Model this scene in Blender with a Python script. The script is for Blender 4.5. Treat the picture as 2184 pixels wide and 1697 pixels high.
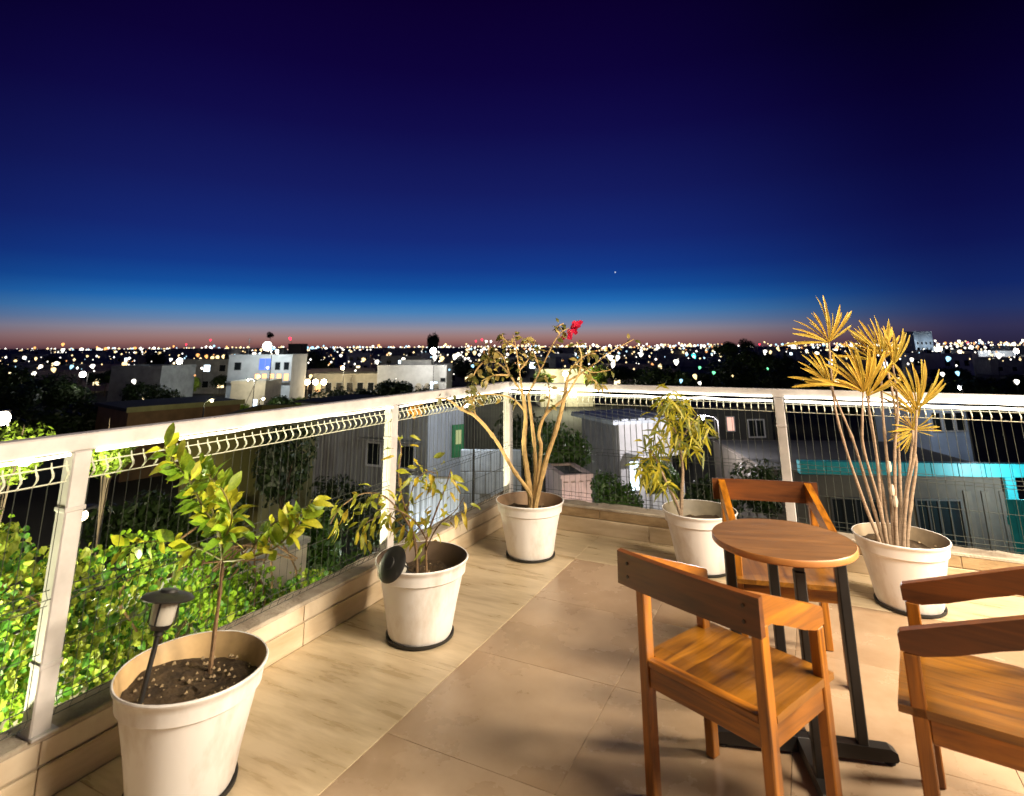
import bpy, math, random
from mathutils import Vector, Matrix, Euler

random.seed(7)
R = math.radians
for o in list(bpy.data.objects):
    bpy.data.objects.remove(o, do_unlink=True)
scene = bpy.context.scene
COL = scene.collection

# ------------------------------------------------------------------ camera
PITCH, ROLL, FPX, CX, CY, EYE = .2342, .0035, 1227.7, 1072.8, 446.7, 1.5   # survey of the place, in a 2184 x 1697 frame
cam_d = bpy.data.cameras.new('Camera')
cam = bpy.data.objects.new('Camera', cam_d)
COL.objects.link(cam)
cam_d.sensor_width = 36
cam_d.lens = FPX / 2184 * 36
cam_d.shift_x = (1092 - CX) / 2184
cam_d.shift_y = -(848.5 - CY) / 2184
cam_d.clip_start = .05
cam_d.clip_end = 30000
cam.matrix_world = (Matrix.Translation((0, 0, EYE)) @ Matrix.Rotation(math.pi / 2 + PITCH, 4, 'X')
                    @ Matrix.Rotation(-ROLL, 4, 'Z'))
cam_d.dof.use_dof = True
cam_d.dof.focus_distance = 3.8
cam_d.dof.aperture_fstop = 3.0
scene.camera = cam

# ------------------------------------------------------------------ dusk sky
world = bpy.data.worlds.new('World')
scene.world = world
world.use_nodes = True
nt = world.node_tree
nt.nodes.clear()
N = nt.nodes.new


def srgb(c):
    return tuple(((v / 255) / 12.92 if v / 255 <= .04045 else ((v / 255 + .055) / 1.055) ** 2.4) for v in c)


def ramp_node(stops):
    r = N('ShaderNodeValToRGB')
    cr = r.color_ramp
    cr.interpolation = 'B_SPLINE' if False else 'EASE'
    cr.interpolation = 'LINEAR'
    while len(cr.elements) > 1:
        cr.elements.remove(cr.elements[-1])
    first = True
    for p, c in stops:
        e = cr.elements[0] if first else cr.elements.new(p)
        e.position = p
        e.color = srgb(c) + (1,)
        first = False
    return r


tc = N('ShaderNodeTexCoord')
sep = N('ShaderNodeSeparateXYZ')
nt.links.new(tc.outputs['Generated'], sep.inputs[0])
mr = N('ShaderNodeMapRange')
mr.inputs['From Min'].default_value = 0
mr.inputs['From Max'].default_value = .7
nt.links.new(sep.outputs['Z'], mr.inputs['Value'])


def st(v):
    return v / .7


glow = ramp_node([(0, (104, 68, 72)), (st(.007), (144, 98, 92)), (st(.018), (158, 124, 122)), (st(.030), (146, 140, 154)),
                  (st(.043), (106, 134, 172)), (st(.058), (68, 128, 184)), (st(.076), (34, 107, 180)), (st(.098), (20, 80, 158)),
                  (st(.13), (19, 58, 138)), (st(.18), (21, 42, 118)), (st(.26), (20, 28, 96)), (st(.36), (16, 13, 74)),
                  (st(.45), (13, 4, 58)), (st(.56), (11, 0, 44)), (1, (6, 0, 30))])
dark = ramp_node([(0, (40, 34, 58)), (st(.025), (50, 48, 82)), (st(.05), (34, 50, 100)), (st(.08), (18, 38, 100)), (st(.14), (14, 22, 82)),
                  (st(.19), (12, 14, 70)), (st(.27), (9, 6, 54)), (st(.36), (7, 1, 40)), (st(.45), (4, 0, 26)), (st(.56), (3, 0, 16)), (1, (2, 0, 10))])
nt.links.new(mr.outputs[0], glow.inputs[0])
nt.links.new(mr.outputs[0], dark.inputs[0])
comb = N('ShaderNodeCombineXYZ')
nt.links.new(sep.outputs['X'], comb.inputs['X'])
nt.links.new(sep.outputs['Y'], comb.inputs['Y'])
nrm = N('ShaderNodeVectorMath')
nrm.operation = 'NORMALIZE'
nt.links.new(comb.outputs[0], nrm.inputs[0])
dot = N('ShaderNodeVectorMath')
dot.operation = 'DOT_PRODUCT'
AZ = R(-9)                                     # where the sun went down
dot.inputs[1].default_value = (math.sin(AZ), math.cos(AZ), 0)
nt.links.new(nrm.outputs[0], dot.inputs[0])
mr2 = N('ShaderNodeMapRange')
mr2.interpolation_type = 'SMOOTHSTEP'
mr2.inputs['From Min'].default_value = .66
mr2.inputs['From Max'].default_value = .985
nt.links.new(dot.outputs['Value'], mr2.inputs['Value'])
mix = N('ShaderNodeMix')
mix.data_type = 'RGBA'
nt.links.new(mr2.outputs[0], mix.inputs['Factor'])
nt.links.new(dark.outputs[0], mix.inputs[6])
nt.links.new(glow.outputs[0], mix.inputs[7])
bg = N('ShaderNodeBackground')
bg.inputs['Strength'].default_value = 1.0
nt.links.new(mix.outputs[2], bg.inputs['Color'])
wo = N('ShaderNodeOutputWorld')
nt.links.new(bg.outputs[0], wo.inputs['Surface'])

scene.view_settings.view_transform = 'Standard'
scene.view_settings.look = 'None'
scene.view_settings.exposure = 0
scene.view_settings.gamma = 1
scene.render.engine = 'CYCLES'
scene.cycles.use_denoising = True
scene.cycles.max_bounces = 6
scene.cycles.transparent_max_bounces = 12
scene.cycles.sample_clamp_indirect = 4
scene.cycles.caustics_reflective = False
scene.cycles.caustics_refractive = False

# ------------------------------------------------------------------ survey helpers
_cp, _sp, _cr, _sr = math.cos(PITCH), math.sin(PITCH), math.cos(ROLL), math.sin(ROLL)


def ray(u, v):
    x, y = (u - CX) / FPX, -(v - CY) / FPX
    x, y = x * _cr - y * _sr, x * _sr + y * _cr
    return Vector((x, _cp - _sp * y, _sp + _cp * y))


def at(u, v, y):
    """point of the survey line (u, v) at y metres in front of the camera"""
    d = ray(u, v)
    return Vector((0, 0, EYE)) + d * (y / d.y)


def atz(u, v, z):
    d = ray(u, v)
    return Vector((0, 0, EYE)) + d * ((z - EYE) / d.z)


TA = .4718                                     # terrace axes
TC = Vector((.039, 5.615, 0))                  # outer corner of the terrace (corner post)
TM = Matrix.Translation(TC) @ Matrix.Rotation(-TA, 4, 'Z')


def T(x, y, z=0):
    return TM @ Vector((x, y, z))


GZ = -7.0                                      # street level

# ------------------------------------------------------------------ materials
MATS = {}


def mat(name, col, rough=.6, var=.0, scale=6, bump=0, bscale=40, metal=0, emit=None, strength=0, sample=True, stretch=None, col2=None,
        spec=.5, trans=0, detail=4, coat=0, lo=.32, hi=.68, pieces=0):
    if name in MATS:
        return MATS[name]
    m = bpy.data.materials.new(name)
    m.use_nodes = True
    t = m.node_tree
    b = t.nodes['Principled BSDF']
    b.inputs['Base Color'].default_value = (*col, 1)
    b.inputs['Roughness'].default_value = rough
    b.inputs['Metallic'].default_value = metal
    b.inputs['Specular IOR Level'].default_value = spec
    b.inputs['Coat Weight'].default_value = coat
    need = var or col2 or bump
    if need:
        c = t.nodes.new('ShaderNodeTexCoord')
        mp = t.nodes.new('ShaderNodeMapping')
        t.links.new(c.outputs['Object'], mp.inputs[0])
        if stretch:
            mp.inputs['Scale'].default_value = stretch
        oi = t.nodes.new('ShaderNodeObjectInfo')
        sc_ = t.nodes.new('ShaderNodeVectorMath')
        sc_.operation = 'SCALE'
        sc_.inputs[0].default_value = (7.3, 3.1, 5.7)
        t.links.new(oi.outputs['Random'], sc_.inputs['Scale'])
        t.links.new(sc_.outputs[0], mp.inputs['Location'])
    if var or col2:
        n = t.nodes.new('ShaderNodeTexNoise')
        n.inputs['Scale'].default_value = scale
        n.inputs['Detail'].default_value = detail
        n.inputs['Roughness'].default_value = .62
        t.links.new(mp.outputs[0], n.inputs['Vector'])
        r = t.nodes.new('ShaderNodeValToRGB')
        r.color_ramp.elements[0].position = lo
        r.color_ramp.elements[1].position = hi
        c2 = col2 or tuple(v * (1 - var) for v in col)
        r.color_ramp.elements[0].color = (*c2, 1)
        r.color_ramp.elements[1].color = (*(min(1, v * (1 + (0 if col2 else var * .5))) for v in col), 1)
        t.links.new(n.outputs['Fac'], r.inputs[0])
        if pieces:
            hv = t.nodes.new('ShaderNodeHueSaturation')
            pv = t.nodes.new('ShaderNodeMapRange')
            pv.inputs['To Min'].default_value = 1 - pieces
            pv.inputs['To Max'].default_value = 1 + pieces
            t.links.new(oi.outputs['Random'], pv.inputs['Value'])
            t.links.new(pv.outputs[0], hv.inputs['Value'])
            t.links.new(r.outputs[0], hv.inputs['Color'])
            t.links.new(hv.outputs[0], b.inputs['Base Color'])
        else:
            t.links.new(r.outputs[0], b.inputs['Base Color'])
        rr = t.nodes.new('ShaderNodeMapRange')
        rr.inputs['To Min'].default_value = max(0, rough - .12)
        rr.inputs['To Max'].default_value = min(1, rough + .12)
        t.links.new(n.outputs['Fac'], rr.inputs['Value'])
        t.links.new(rr.outputs[0], b.inputs['Roughness'])
    if bump:
        n2 = t.nodes.new('ShaderNodeTexNoise')
        n2.inputs['Scale'].default_value = bscale
        n2.inputs['Detail'].default_value = 3
        t.links.new(mp.outputs[0], n2.inputs['Vector'])
        bp = t.nodes.new('ShaderNodeBump')
        bp.inputs['Strength'].default_value = bump
        bp.inputs['Distance'].default_value = .01
        t.links.new(n2.outputs['Fac'], bp.inputs['Height'])
        t.links.new(bp.outputs[0], b.inputs['Normal'])
    if trans:
        tr = t.nodes.new('ShaderNodeBsdfTranslucent')
        src = b.inputs['Base Color'].links
        if src:
            t.links.new(src[0].from_socket, tr.inputs['Color'])
        else:
            tr.inputs['Color'].default_value = (*col, 1)
        mx = t.nodes.new('ShaderNodeMixShader')
        mx.inputs[0].default_value = trans
        t.links.new(b.outputs[0], mx.inputs[1])
        t.links.new(tr.outputs[0], mx.inputs[2])
        t.links.new(mx.outputs[0], t.nodes['Material Output'].inputs['Surface'])
    if emit:
        b.inputs['Emission Color'].default_value = (*emit, 1)
        b.inputs['Emission Strength'].default_value = strength
        if not sample:
            m.cycles.emission_sampling = 'NONE'
    MATS[name] = m
    return m


def leafmat(name, c1, c2, trans=.35, rough=.45, scale=9):
    """leaf colour that differs a little from leaf to leaf"""
    if name in MATS:
        return MATS[name]
    m = mat(name, c1, rough, col2=c2, scale=scale, trans=trans)
    return m


def wood(name, c1, c2, rough=.42, axis='Z', coat=.15):
    if name in MATS:
        return MATS[name]
    m = bpy.data.materials.new(name)
    m.use_nodes = True
    t = m.node_tree
    b = t.nodes['Principled BSDF']
    c = t.nodes.new('ShaderNodeTexCoord')
    mp = t.nodes.new('ShaderNodeMapping')
    s = {'X': (2.2, 30, 30), 'Y': (30, 2.2, 30), 'Z': (30, 30, 2.2)}[axis]
    mp.inputs['Scale'].default_value = s
    oi = t.nodes.new('ShaderNodeObjectInfo')
    sc_ = t.nodes.new('ShaderNodeVectorMath')
    sc_.operation = 'SCALE'
    sc_.inputs[0].default_value = (13.3, 9.1, 11.7)
    t.links.new(oi.outputs['Random'], sc_.inputs['Scale'])
    t.links.new(sc_.outputs[0], mp.inputs['Location'])
    t.links.new(c.outputs['Object'], mp.inputs[0])
    n = t.nodes.new('ShaderNodeTexNoise')
    n.inputs['Scale'].default_value = 1.0
    n.inputs['Detail'].default_value = 6
    n.inputs['Roughness'].default_value = .6
    n.inputs['Distortion'].default_value = .8
    t.links.new(mp.outputs[0], n.inputs['Vector'])
    n2 = t.nodes.new('ShaderNodeTexNoise')
    n2.inputs['Scale'].default_value = 3.5
    t.links.new(c.outputs['Object'], n2.inputs['Vector'])
    ad = t.nodes.new('ShaderNodeMath')
    ad.operation = 'MULTIPLY_ADD'
    ad.inputs[1].default_value = .45
    t.links.new(n2.outputs['Fac'], ad.inputs[0])
    t.links.new(n.outputs['Fac'], ad.inputs[2])
    r = t.nodes.new('ShaderNodeValToRGB')
    r.color_ramp.elements[0].position = .48
    r.color_ramp.elements[1].position = .98
    r.color_ramp.elements[0].color = (*c2, 1)
    r.color_ramp.elements[1].color = (*c1, 1)
    t.links.new(ad.outputs[0], r.inputs[0])
    t.links.new(r.outputs[0], b.inputs['Base Color'])
    b.inputs['Roughness'].default_value = rough
    b.inputs['Coat Weight'].default_value = coat
    b.inputs['Coat Roughness'].default_value = .3
    bp = t.nodes.new('ShaderNodeBump')
    bp.inputs['Strength'].default_value = .12
    bp.inputs['Distance'].default_value = .004
    t.links.new(n.outputs['Fac'], bp.inputs['Height'])
    t.links.new(bp.outputs[0], b.inputs['Normal'])
    MATS[name] = m
    return m


# ------------------------------------------------------------------ mesh helpers
class MB:
    def __init__(s):
        s.v, s.f, s.mi = [], [], []

    def add(s, vs, fs, mi=0):
        k = len(s.v)
        s.v += [tuple(p) for p in vs]
        s.f += [tuple(i + k for i in f) for f in fs]
        s.mi += [mi] * len(fs)
        return s

    def box(s, a, b, M=None, mi=0):
        x0, y0, z0 = a
        x1, y1, z1 = b
        vs = [Vector(p) for p in ((x0, y0, z0), (x1, y0, z0), (x1, y1, z0), (x0, y1, z0), (x0, y0, z1), (x1, y0, z1), (x1, y1, z1), (x0, y1, z1))]
        if M:
            vs = [M @ p for p in vs]
        return s.add(vs, [(3, 2, 1, 0), (4, 5, 6, 7), (0, 1, 5, 4), (1, 2, 6, 5), (2, 3, 7, 6), (3, 0, 4, 7)], mi)

    def bbox(s, a, b, w=.004, M=None, mi=0):
        """box with chamfered edges"""
        (x0, y0, z0), (x1, y1, z1) = a, b
        w = min(w, (x1 - x0) * .4, (y1 - y0) * .4, (z1 - z0) * .4)
        vs, idx = [], {}
        for i, x in ((0, x0), (1, x1)):
            for j, y in ((0, y0), (1, y1)):
                for k, z in ((0, z0), (1, z1)):
                    xi = x + (w if i == 0 else -w)
                    yi = y + (w if j == 0 else -w)
                    zi = z + (w if k == 0 else -w)
                    for ax, p in (('x', (x, yi, zi)), ('y', (xi, y, zi)), ('z', (xi, yi, z))):
                        idx[(i, j, k, ax)] = len(vs)
                        vs.append(Vector(p))
        f = []
        I = lambda i, j, k, ax: idx[(i, j, k, ax)]
        for i in (0, 1):
            q = [I(i, 0, 0, 'x'), I(i, 1, 0, 'x'), I(i, 1, 1, 'x'), I(i, 0, 1, 'x')]
            f.append(q if i else q[::-1])
            q = [I(0, i, 0, 'y'), I(1, i, 0, 'y'), I(1, i, 1, 'y'), I(0, i, 1, 'y')]
            f.append(q[::-1] if i else q)
            q = [I(0, 0, i, 'z'), I(1, 0, i, 'z'), I(1, 1, i, 'z'), I(0, 1, i, 'z')]
            f.append(q if i else q[::-1])
        for j in (0, 1):
            for k in (0, 1):
                q = [I(0, j, k, 'y'), I(1, j, k, 'y'), I(1, j, k, 'z'), I(0, j, k, 'z')]
                f.append(q if (j == k) == False else q[::-1])
                q = [I(j, 0, k, 'x'), I(j, 1, k, 'x'), I(j, 1, k, 'z'), I(j, 0, k, 'z')]
                f.append(q if j == k else q[::-1])
                q = [I(j, k, 0, 'x'), I(j, k, 1, 'x'), I(j, k, 1, 'y'), I(j, k, 0, 'y')]
                f.append(q if (j == k) == False else q[::-1])
        for i in (0, 1):
            for j in (0, 1):
                for k in (0, 1):
                    q = [I(i, j, k, 'x'), I(i, j, k, 'y'), I(i, j, k, 'z')]
                    f.append(q if (i + j + k) % 2 else q[::-1])
        if M:
            vs = [M @ p for p in vs]
        return s.add(vs, f, mi)

    def prism(s, poly, h0, h1, M=None, mi=0):
        """poly in xy, extruded along z"""
        n = len(poly)
        vs = [Vector((x, y, h0)) for x, y in poly] + [Vector((x, y, h1)) for x, y in poly]
        if M:
            vs = [M @ p for p in vs]
        fs = [tuple(range(n))[::-1], tuple(range(n, 2 * n))] + [(i, (i + 1) % n, n + (i + 1) % n, n + i) for i in range(n)]
        return s.add(vs, fs, mi)

    def tube(s, pts, r, sides=6, mi=0, cap=True):
        pts = [Vector(p) for p in pts]
        rs = r if isinstance(r, (list, tuple)) else [r] * len(pts)
        k0 = len(s.v)
        up = Vector((0, 0, 1))
        ring = []
        prev = None
        for i, p in enumerate(pts):
            d = (pts[min(i + 1, len(pts) - 1)] - pts[max(i - 1, 0)])
            d = d.normalized() if d.length > 1e-9 else Vector((0, 0, 1))
            if prev is None:
                a = d.cross(up if abs(d.z) < .9 else Vector((1, 0, 0))).normalized()
            else:
                a = (prev - d * prev.dot(d)).normalized()
            prev = a
            b = d.cross(a)
            for j in range(sides):
                t = 2 * math.pi * j / sides
                s.v.append(tuple(p + (a * math.cos(t) + b * math.sin(t)) * rs[i]))
        for i in range(len(pts) - 1):
            for j in range(sides):
                s.f.append((k0 + i * sides + j, k0 + i * sides + (j + 1) % sides, k0 + (i + 1) * sides + (j + 1) % sides, k0 + (i + 1) * sides + j))
                s.mi.append(mi)
        if cap:
            s.f.append(tuple(k0 + j for j in range(sides))[::-1])
            s.mi.append(mi)
            e = k0 + (len(pts) - 1) * sides
            s.f.append(tuple(e + j for j in range(sides)))
            s.mi.append(mi)
        return s

    def lathe(s, prof, n=40, M=None, mi=0, wob=None, caps=False):
        k0 = len(s.v)
        for (r, z) in prof:
            for j in range(n):
                t = 2 * math.pi * j / n
                rr = r * (1 + (wob(t, z) if wob else 0))
                p = Vector((rr * math.cos(t), rr * math.sin(t), z))
                s.v.append(tuple(M @ p if M else p))
        for i in range(len(prof) - 1):
            for j in range(n):
                s.f.append((k0 + i * n + j, k0 + i * n + (j + 1) % n, k0 + (i + 1) * n + (j + 1) % n, k0 + (i + 1) * n + j))
                s.mi.append(mi)
        if caps:
            s.f.append(tuple(k0 + j for j in range(n))[::-1])
            s.mi.append(mi)
            e = k0 + (len(prof) - 1) * n
            s.f.append(tuple(e + j for j in range(n)))
            s.mi.append(mi)
        return s

    def mesh(s, name, mats, smooth=False):
        me = bpy.data.meshes.new(name)
        me.from_pydata(s.v, [], s.f)
        for m in (mats if isinstance(mats, (list, tuple)) else [mats]):
            me.materials.append(m)
        if any(s.mi):
            me.polygons.foreach_set('material_index', s.mi)
        if smooth:
            me.polygons.foreach_set('use_smooth', [True] * len(me.polygons))
            try:
                me.set_sharp_from_angle(angle=R(40))
            except Exception:
                pass
        me.update()
        return me

    def build(s, name, mats, parent=None, smooth=False, M=None):
        return link(name, s.mesh(name, mats, smooth), parent, M)


def link(name, me, parent=None, M=None):
    o = bpy.data.objects.new(name, me)
    COL.objects.link(o)
    if parent:
        o.parent = parent
    if M is not None:
        o.matrix_local = M
    return o


def tag(o, label=None, cat=None, group=None, kind=None):
    if label:
        o['label'] = label
    if cat:
        o['category'] = cat
    if group:
        o['group'] = group
    if kind:
        o['kind'] = kind
    return o


def empty(name, loc=(0, 0, 0), rz=0, label=None, cat=None, group=None, kind=None, M=None):
    o = bpy.data.objects.new(name, None)
    o.empty_display_size = .1
    COL.objects.link(o)
    if M is not None:
        o.matrix_world = M
    else:
        o.location = loc
        o.rotation_euler = (0, 0, rz)
    return tag(o, label, cat, group, kind)


def copy_tree(o, parent=None):
    c = o.copy()
    COL.objects.link(c)
    if parent:
        c.parent = parent
    for ch in o.children:
        copy_tree(ch, c)
    return c


def smooth_path(pts, rs=None, n=4):
    pts = [Vector(p) for p in pts]
    out, ro = [], []
    for i in range(len(pts) - 1):
        p0, p1, p2, p3 = pts[max(i - 1, 0)], pts[i], pts[i + 1], pts[min(i + 2, len(pts) - 1)]
        for k in range(n):
            t = k / n
            out.append(.5 * ((2 * p1) + (p2 - p0) * t + (2 * p0 - 5 * p1 + 4 * p2 - p3) * t * t + (3 * p1 - p0 - 3 * p2 + p3) * t ** 3))
            if rs:
                ro.append(rs[i] * (1 - t) + rs[i + 1] * t)
    out.append(pts[-1])
    if rs:
        ro.append(rs[-1])
        return out, ro
    return out


def leaf_mesh(name, m, L=1, W=.45, fold=.12, droop=.2, n=5, tip=1.0, base=.35, twist=.0, wave=.0):
    """pointed leaf along +Y, folded along its midrib"""
    b = MB()
    vs, fs = [], []
    for i in range(n + 1):
        t = i / n
        w = W * .5 * (math.sin(math.pi * min(1, (t * (1 - .04) + .02)) ** (.75 + .25 * tip)))
        y = L * t
        z = -droop * L * t * t
        tw, wv = twist * t, wave * W * math.sin(t * 9)
        c_, s_ = math.cos(tw), math.sin(tw)
        for q, hz_ in ((-w, fold * w * 2 + wv), (0, 0), (w, fold * w * 2 - wv)):
            vs.append((q * c_ - hz_ * s_ + .06 * twist * L * t * t, y, z + q * s_ + hz_ * c_))
    for i in range(n):
        for j in (0, 1):
            k = i * 3 + j
            fs.append((k, k + 1, k + 4, k + 3))
    b.add(vs, fs)
    return b.mesh(name, m, True)


def orient(p, d, nrm=None, s=1.0):
    d = Vector(d).normalized()
    nrm = Vector(nrm) if nrm else Vector((0, 0, 1))
    x = d.cross(nrm)
    if x.length < 1e-3:
        x = d.cross(Vector((1, .2, 0)))
    x.normalize()
    z = x.cross(d)
    return Matrix(((x.x * s, d.x * s, z.x * s, p[0]), (x.y * s, d.y * s, z.y * s, p[1]), (x.z * s, d.z * s, z.z * s, p[2]), (0, 0, 0, 1)))


def rnd(a, b):
    return random.uniform(a, b)


def rvec():
    while True:
        v = Vector((rnd(-1, 1), rnd(-1, 1), rnd(-1, 1)))
        if .1 < v.length < 1:
            return v.normalized()


def point_light(name, loc, power, col, radius=.1, parent=None):
    d = bpy.data.lights.new(name, 'POINT')
    d.energy = power
    d.color = col
    d.shadow_soft_size = radius
    o = bpy.data.objects.new(name, d)
    COL.objects.link(o)
    if parent:
        o.parent = parent
    o.location = loc
    return o


# ================================================================== GROUND
m_ground = mat('street_soil', (.035, .034, .03), .9, var=.6, scale=.15, bump=.4, bscale=2)
g = MB()
xs = [-9000, -2500, -800, -300, -120, -50, -20, 0, 20, 50, 120, 300, 800, 2500, 9000]
ys = [-400, -60, -10, 5, 15, 30, 50, 80, 130, 220, 400, 900, 2500, 6000, 14000]
for y in ys:
    for x in xs:
        d = math.hypot(x, y)
        g.v.append((x, y, GZ + (0 if d < 40 else .3 * math.sin(x * .05) * math.cos(y * .04))))
for j in range(len(ys) - 1):
    for i in range(len(xs) - 1):
        k = j * len(xs) + i
        g.f.append((k, k + 1, k + 1 + len(xs), k + len(xs)))
        g.mi.append(0)
tag(g.build('ground', m_ground), kind='structure')

# ================================================================== TERRACE
m_band = mat('band_tile', (.60, .485, .33), .30, col2=(.38, .285, .165), scale=3.2, stretch=(.8, 4.5, 1), detail=8, spec=.4, lo=.28, hi=.6, pieces=.05)
m_inner = mat('inner_tile', (.46, .34, .235), .27, col2=(.30, .20, .12), scale=1.9, detail=9, spec=.4, pieces=.05)
m_grout = mat('grout', (.31, .23, .15), .9)
m_kerb = mat('kerb_plaster', (.60, .50, .38), .6, col2=(.48, .38, .26), scale=5, bump=.25, bscale=18)
m_kerbtop = mat('kerb_concrete', (.50, .44, .36), .85, col2=(.30, .24, .18), scale=9, bump=.6, bscale=60)
m_skirt = mat('skirting_tile', (.64, .53, .39), .4, col2=(.46, .35, .22), scale=2.5, stretch=(1, 1, 6), detail=6)
m_facade = mat('facade_plaster', (.45, .42, .38), .8, var=.2, scale=1.5)

floor = empty('terrace_floor', M=TM.copy(), kind='structure')
tag(floor, 'tan tiled terrace floor with paler tile border along the kerb')
MB().box((-.10, -9, -.14), (8, .10, -.012)).build('grout_bed', m_grout, floor)
BL, BR, KI = .855, -.63, .036                  # inner edges of the border, kerb face


def tile(x0, x1, y0, y1, m, gap=.0009, dz=0):
    w, d = x1 - x0 - 2 * gap, y1 - y0 - 2 * gap
    b = MB().bbox((-w / 2, -d / 2, -.011), (w / 2, d / 2, 0), .0012)
    o = b.build('floor_tile', m, floor, M=Matrix.Translation(((x0 + x1) / 2, (y0 + y1) / 2, dz)))
    return o


ycut = [-KI, -1.11, -2.31, -3.51, -4.71, -5.91, -7.11, -8.31]
for i in range(len(ycut) - 1):
    tile(KI, BL, ycut[i + 1], ycut[i], m_band, dz=rnd(0, .0006))
xcut = [BL, 1.60, 2.80, 4.00, 5.20, 6.4, 7.6]
for i in range(len(xcut) - 1):
    tile(xcut[i], xcut[i + 1], BR, -KI, m_band, dz=rnd(0, .0006))
sx = .725
for i in range(9):
    for j in range(10):
        tile(BL + i * sx, BL + (i + 1) * sx, BR - (j + 1) * sx, BR - j * sx, m_inner, dz=-.0015 + rnd(0, .0005))

bld = MB().box((-.12, -12, GZ), (12, .12, -.145)).build('terrace_building', m_facade, M=TM.copy())
tag(bld, 'pale plastered building that carries the tiled terrace', 'building')

# --- kerb (low parapet under the railing)
kerb = empty('parapet_kerb', M=TM.copy(), label='low beige parapet kerb that the white railing stands on', cat='kerb')
KH = .205
MB().bbox((-.115, -9, -.011), (KI - .012, .115, KH - .018), .004).build('kerb_core', m_kerb, kerb)
MB().bbox((KI - .0115, -KI + .012, -.011), (8, .115, KH - .018), .004).build('kerb_core', m_kerb, kerb)


def rough_slab(x0, x1, y0, y1, z0, z1, along, seed):
    """coping with an uneven outer edge"""
    rr = random.Random(seed)
    n = int(max(x1 - x0, y1 - y0) / .06)
    top, poly_in, poly_out = [], [], []
    b = MB()
    vs, fs = [], []
    for i in range(n + 1):
        t = i / n
        e = rr.uniform(-.010, .012)
        dz = rr.uniform(-.004, .003)
        if along == 'y':
            y = y0 + (y1 - y0) * t
            a, c = (x0 + e, y), (x1, y)
        else:
            x = x0 + (x1 - x0) * t
            a, c = (x, y1 + e), (x, y0)
        vs += [(*c, z0), (*c, z1 - .004), (c[0] + (a[0] - c[0]) * .04, c[1] + (a[1] - c[1]) * .04, z1), (*a, z1 + dz), (*a, z0)]
    for i in range(n):
        for j in range(4):
            k = i * 5 + j
            fs.append((k, k + 5, k + 6, k + 1) if along == 'x' else (k, k + 1, k + 6, k + 5))
    b.add(vs, fs)
    return b


rough_slab(-.118, KI, -9, -KI - .002, KH - .017, KH, 'y', 1).build('coping', m_kerbtop, kerb)
rough_slab(-.118, 8, -KI, .118, KH - .017, KH, 'x', 2).build('coping', m_kerbtop, kerb)
# skirting tiles, each a piece
for i in range(7):
    y1 = -KI - .016 - i * 1.2
    o = MB().bbox((-.006, -.598, -.053), (.006, .598, .053), .003).build('skirting_tile', m_skirt, kerb, M=Matrix.Translation((KI - .002, y1 - .6, .054 + .0)))
for i in range(6):
    o = MB().bbox((-.598, -.006, -.056), (.598, .006, .056), .003).build('skirting_tile', m_skirt, kerb, M=Matrix.Translation((KI + .02 + .6 + i * 1.2, -KI + .002, .057)))
# upper facing strips (cream on the left run, stone brown on the right one)
m_upL = mat('kerb_face_cream', (.74, .65, .52), .55, col2=(.52, .41, .29), scale=3, bump=.2, bscale=25)
m_upR = mat('kerb_face_brown', (.42, .30, .17), .5, col2=(.26, .175, .09), scale=4, stretch=(2, 1, 6), bump=.2, bscale=25)
for i in range(7):
    y1 = -KI - .016 - i * 1.2
    MB().bbox((-.004, -.597, -.036), (.004, .597, .036), .002).build('facing_tile', m_upL, kerb, M=Matrix.Translation((KI - .007, y1 - .6, .149)))
for i in range(9):
    MB().bbox((-.397, -.004, -.034), (.397, .004, .034), .002).build('facing_tile', m_upR, kerb, M=Matrix.Translation((KI + .02 + .4 + i * .8, -KI + .007, .152)))

# --- railing
m_white = mat('white_enamel', (.47, .45, .45), .42, var=.16, scale=7, bump=.06, bscale=80)
m_wire = mat('dull_wire', (.035, .042, .034), .6)
m_fold = mat('brightened_fold_wire', (.55, .56, .46), .45, metal=.2)  # same wire as below; the rope light's brightness is put into its paler colour
HR, RT = 1.184, .062
rail = empty('terrace_railing', M=TM.copy(), label='white tube railing with welded wire panels round the terrace corner', cat='railing')
MB().bbox((-.034, -8, HR - RT), (.034, .034, HR), .006).build('top_rail', m_white, rail)
MB().bbox((.0345, -.034, HR - RT), (8, .034, HR - .001), .006).build('top_rail', m_white, rail)
postsL = [-1.736, -3.66, -5.58]
postsR = [2.293, 4.55, 6.8]
for (x, y) in [(0, 0)] + [(0, p) for p in postsL] + [(p, 0) for p in postsR]:
    p = MB().bbox((-.033, -.033, KH - .002), (.033, .033, HR - RT - .001), .005)
    p.bbox((-.05, -.034, KH - .001), (.05, .05, KH + .008), .002)
    p.build('post', m_white, rail, M=Matrix.Translation((x, y, 0)))
    for z in (.42, .92):
        MB().bbox((-.0365, -.0365, z - .008), (.0365, .0365, z + .008), .002).build('clamp', m_white, rail, M=Matrix.Translation((x, y, 0)))


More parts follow.
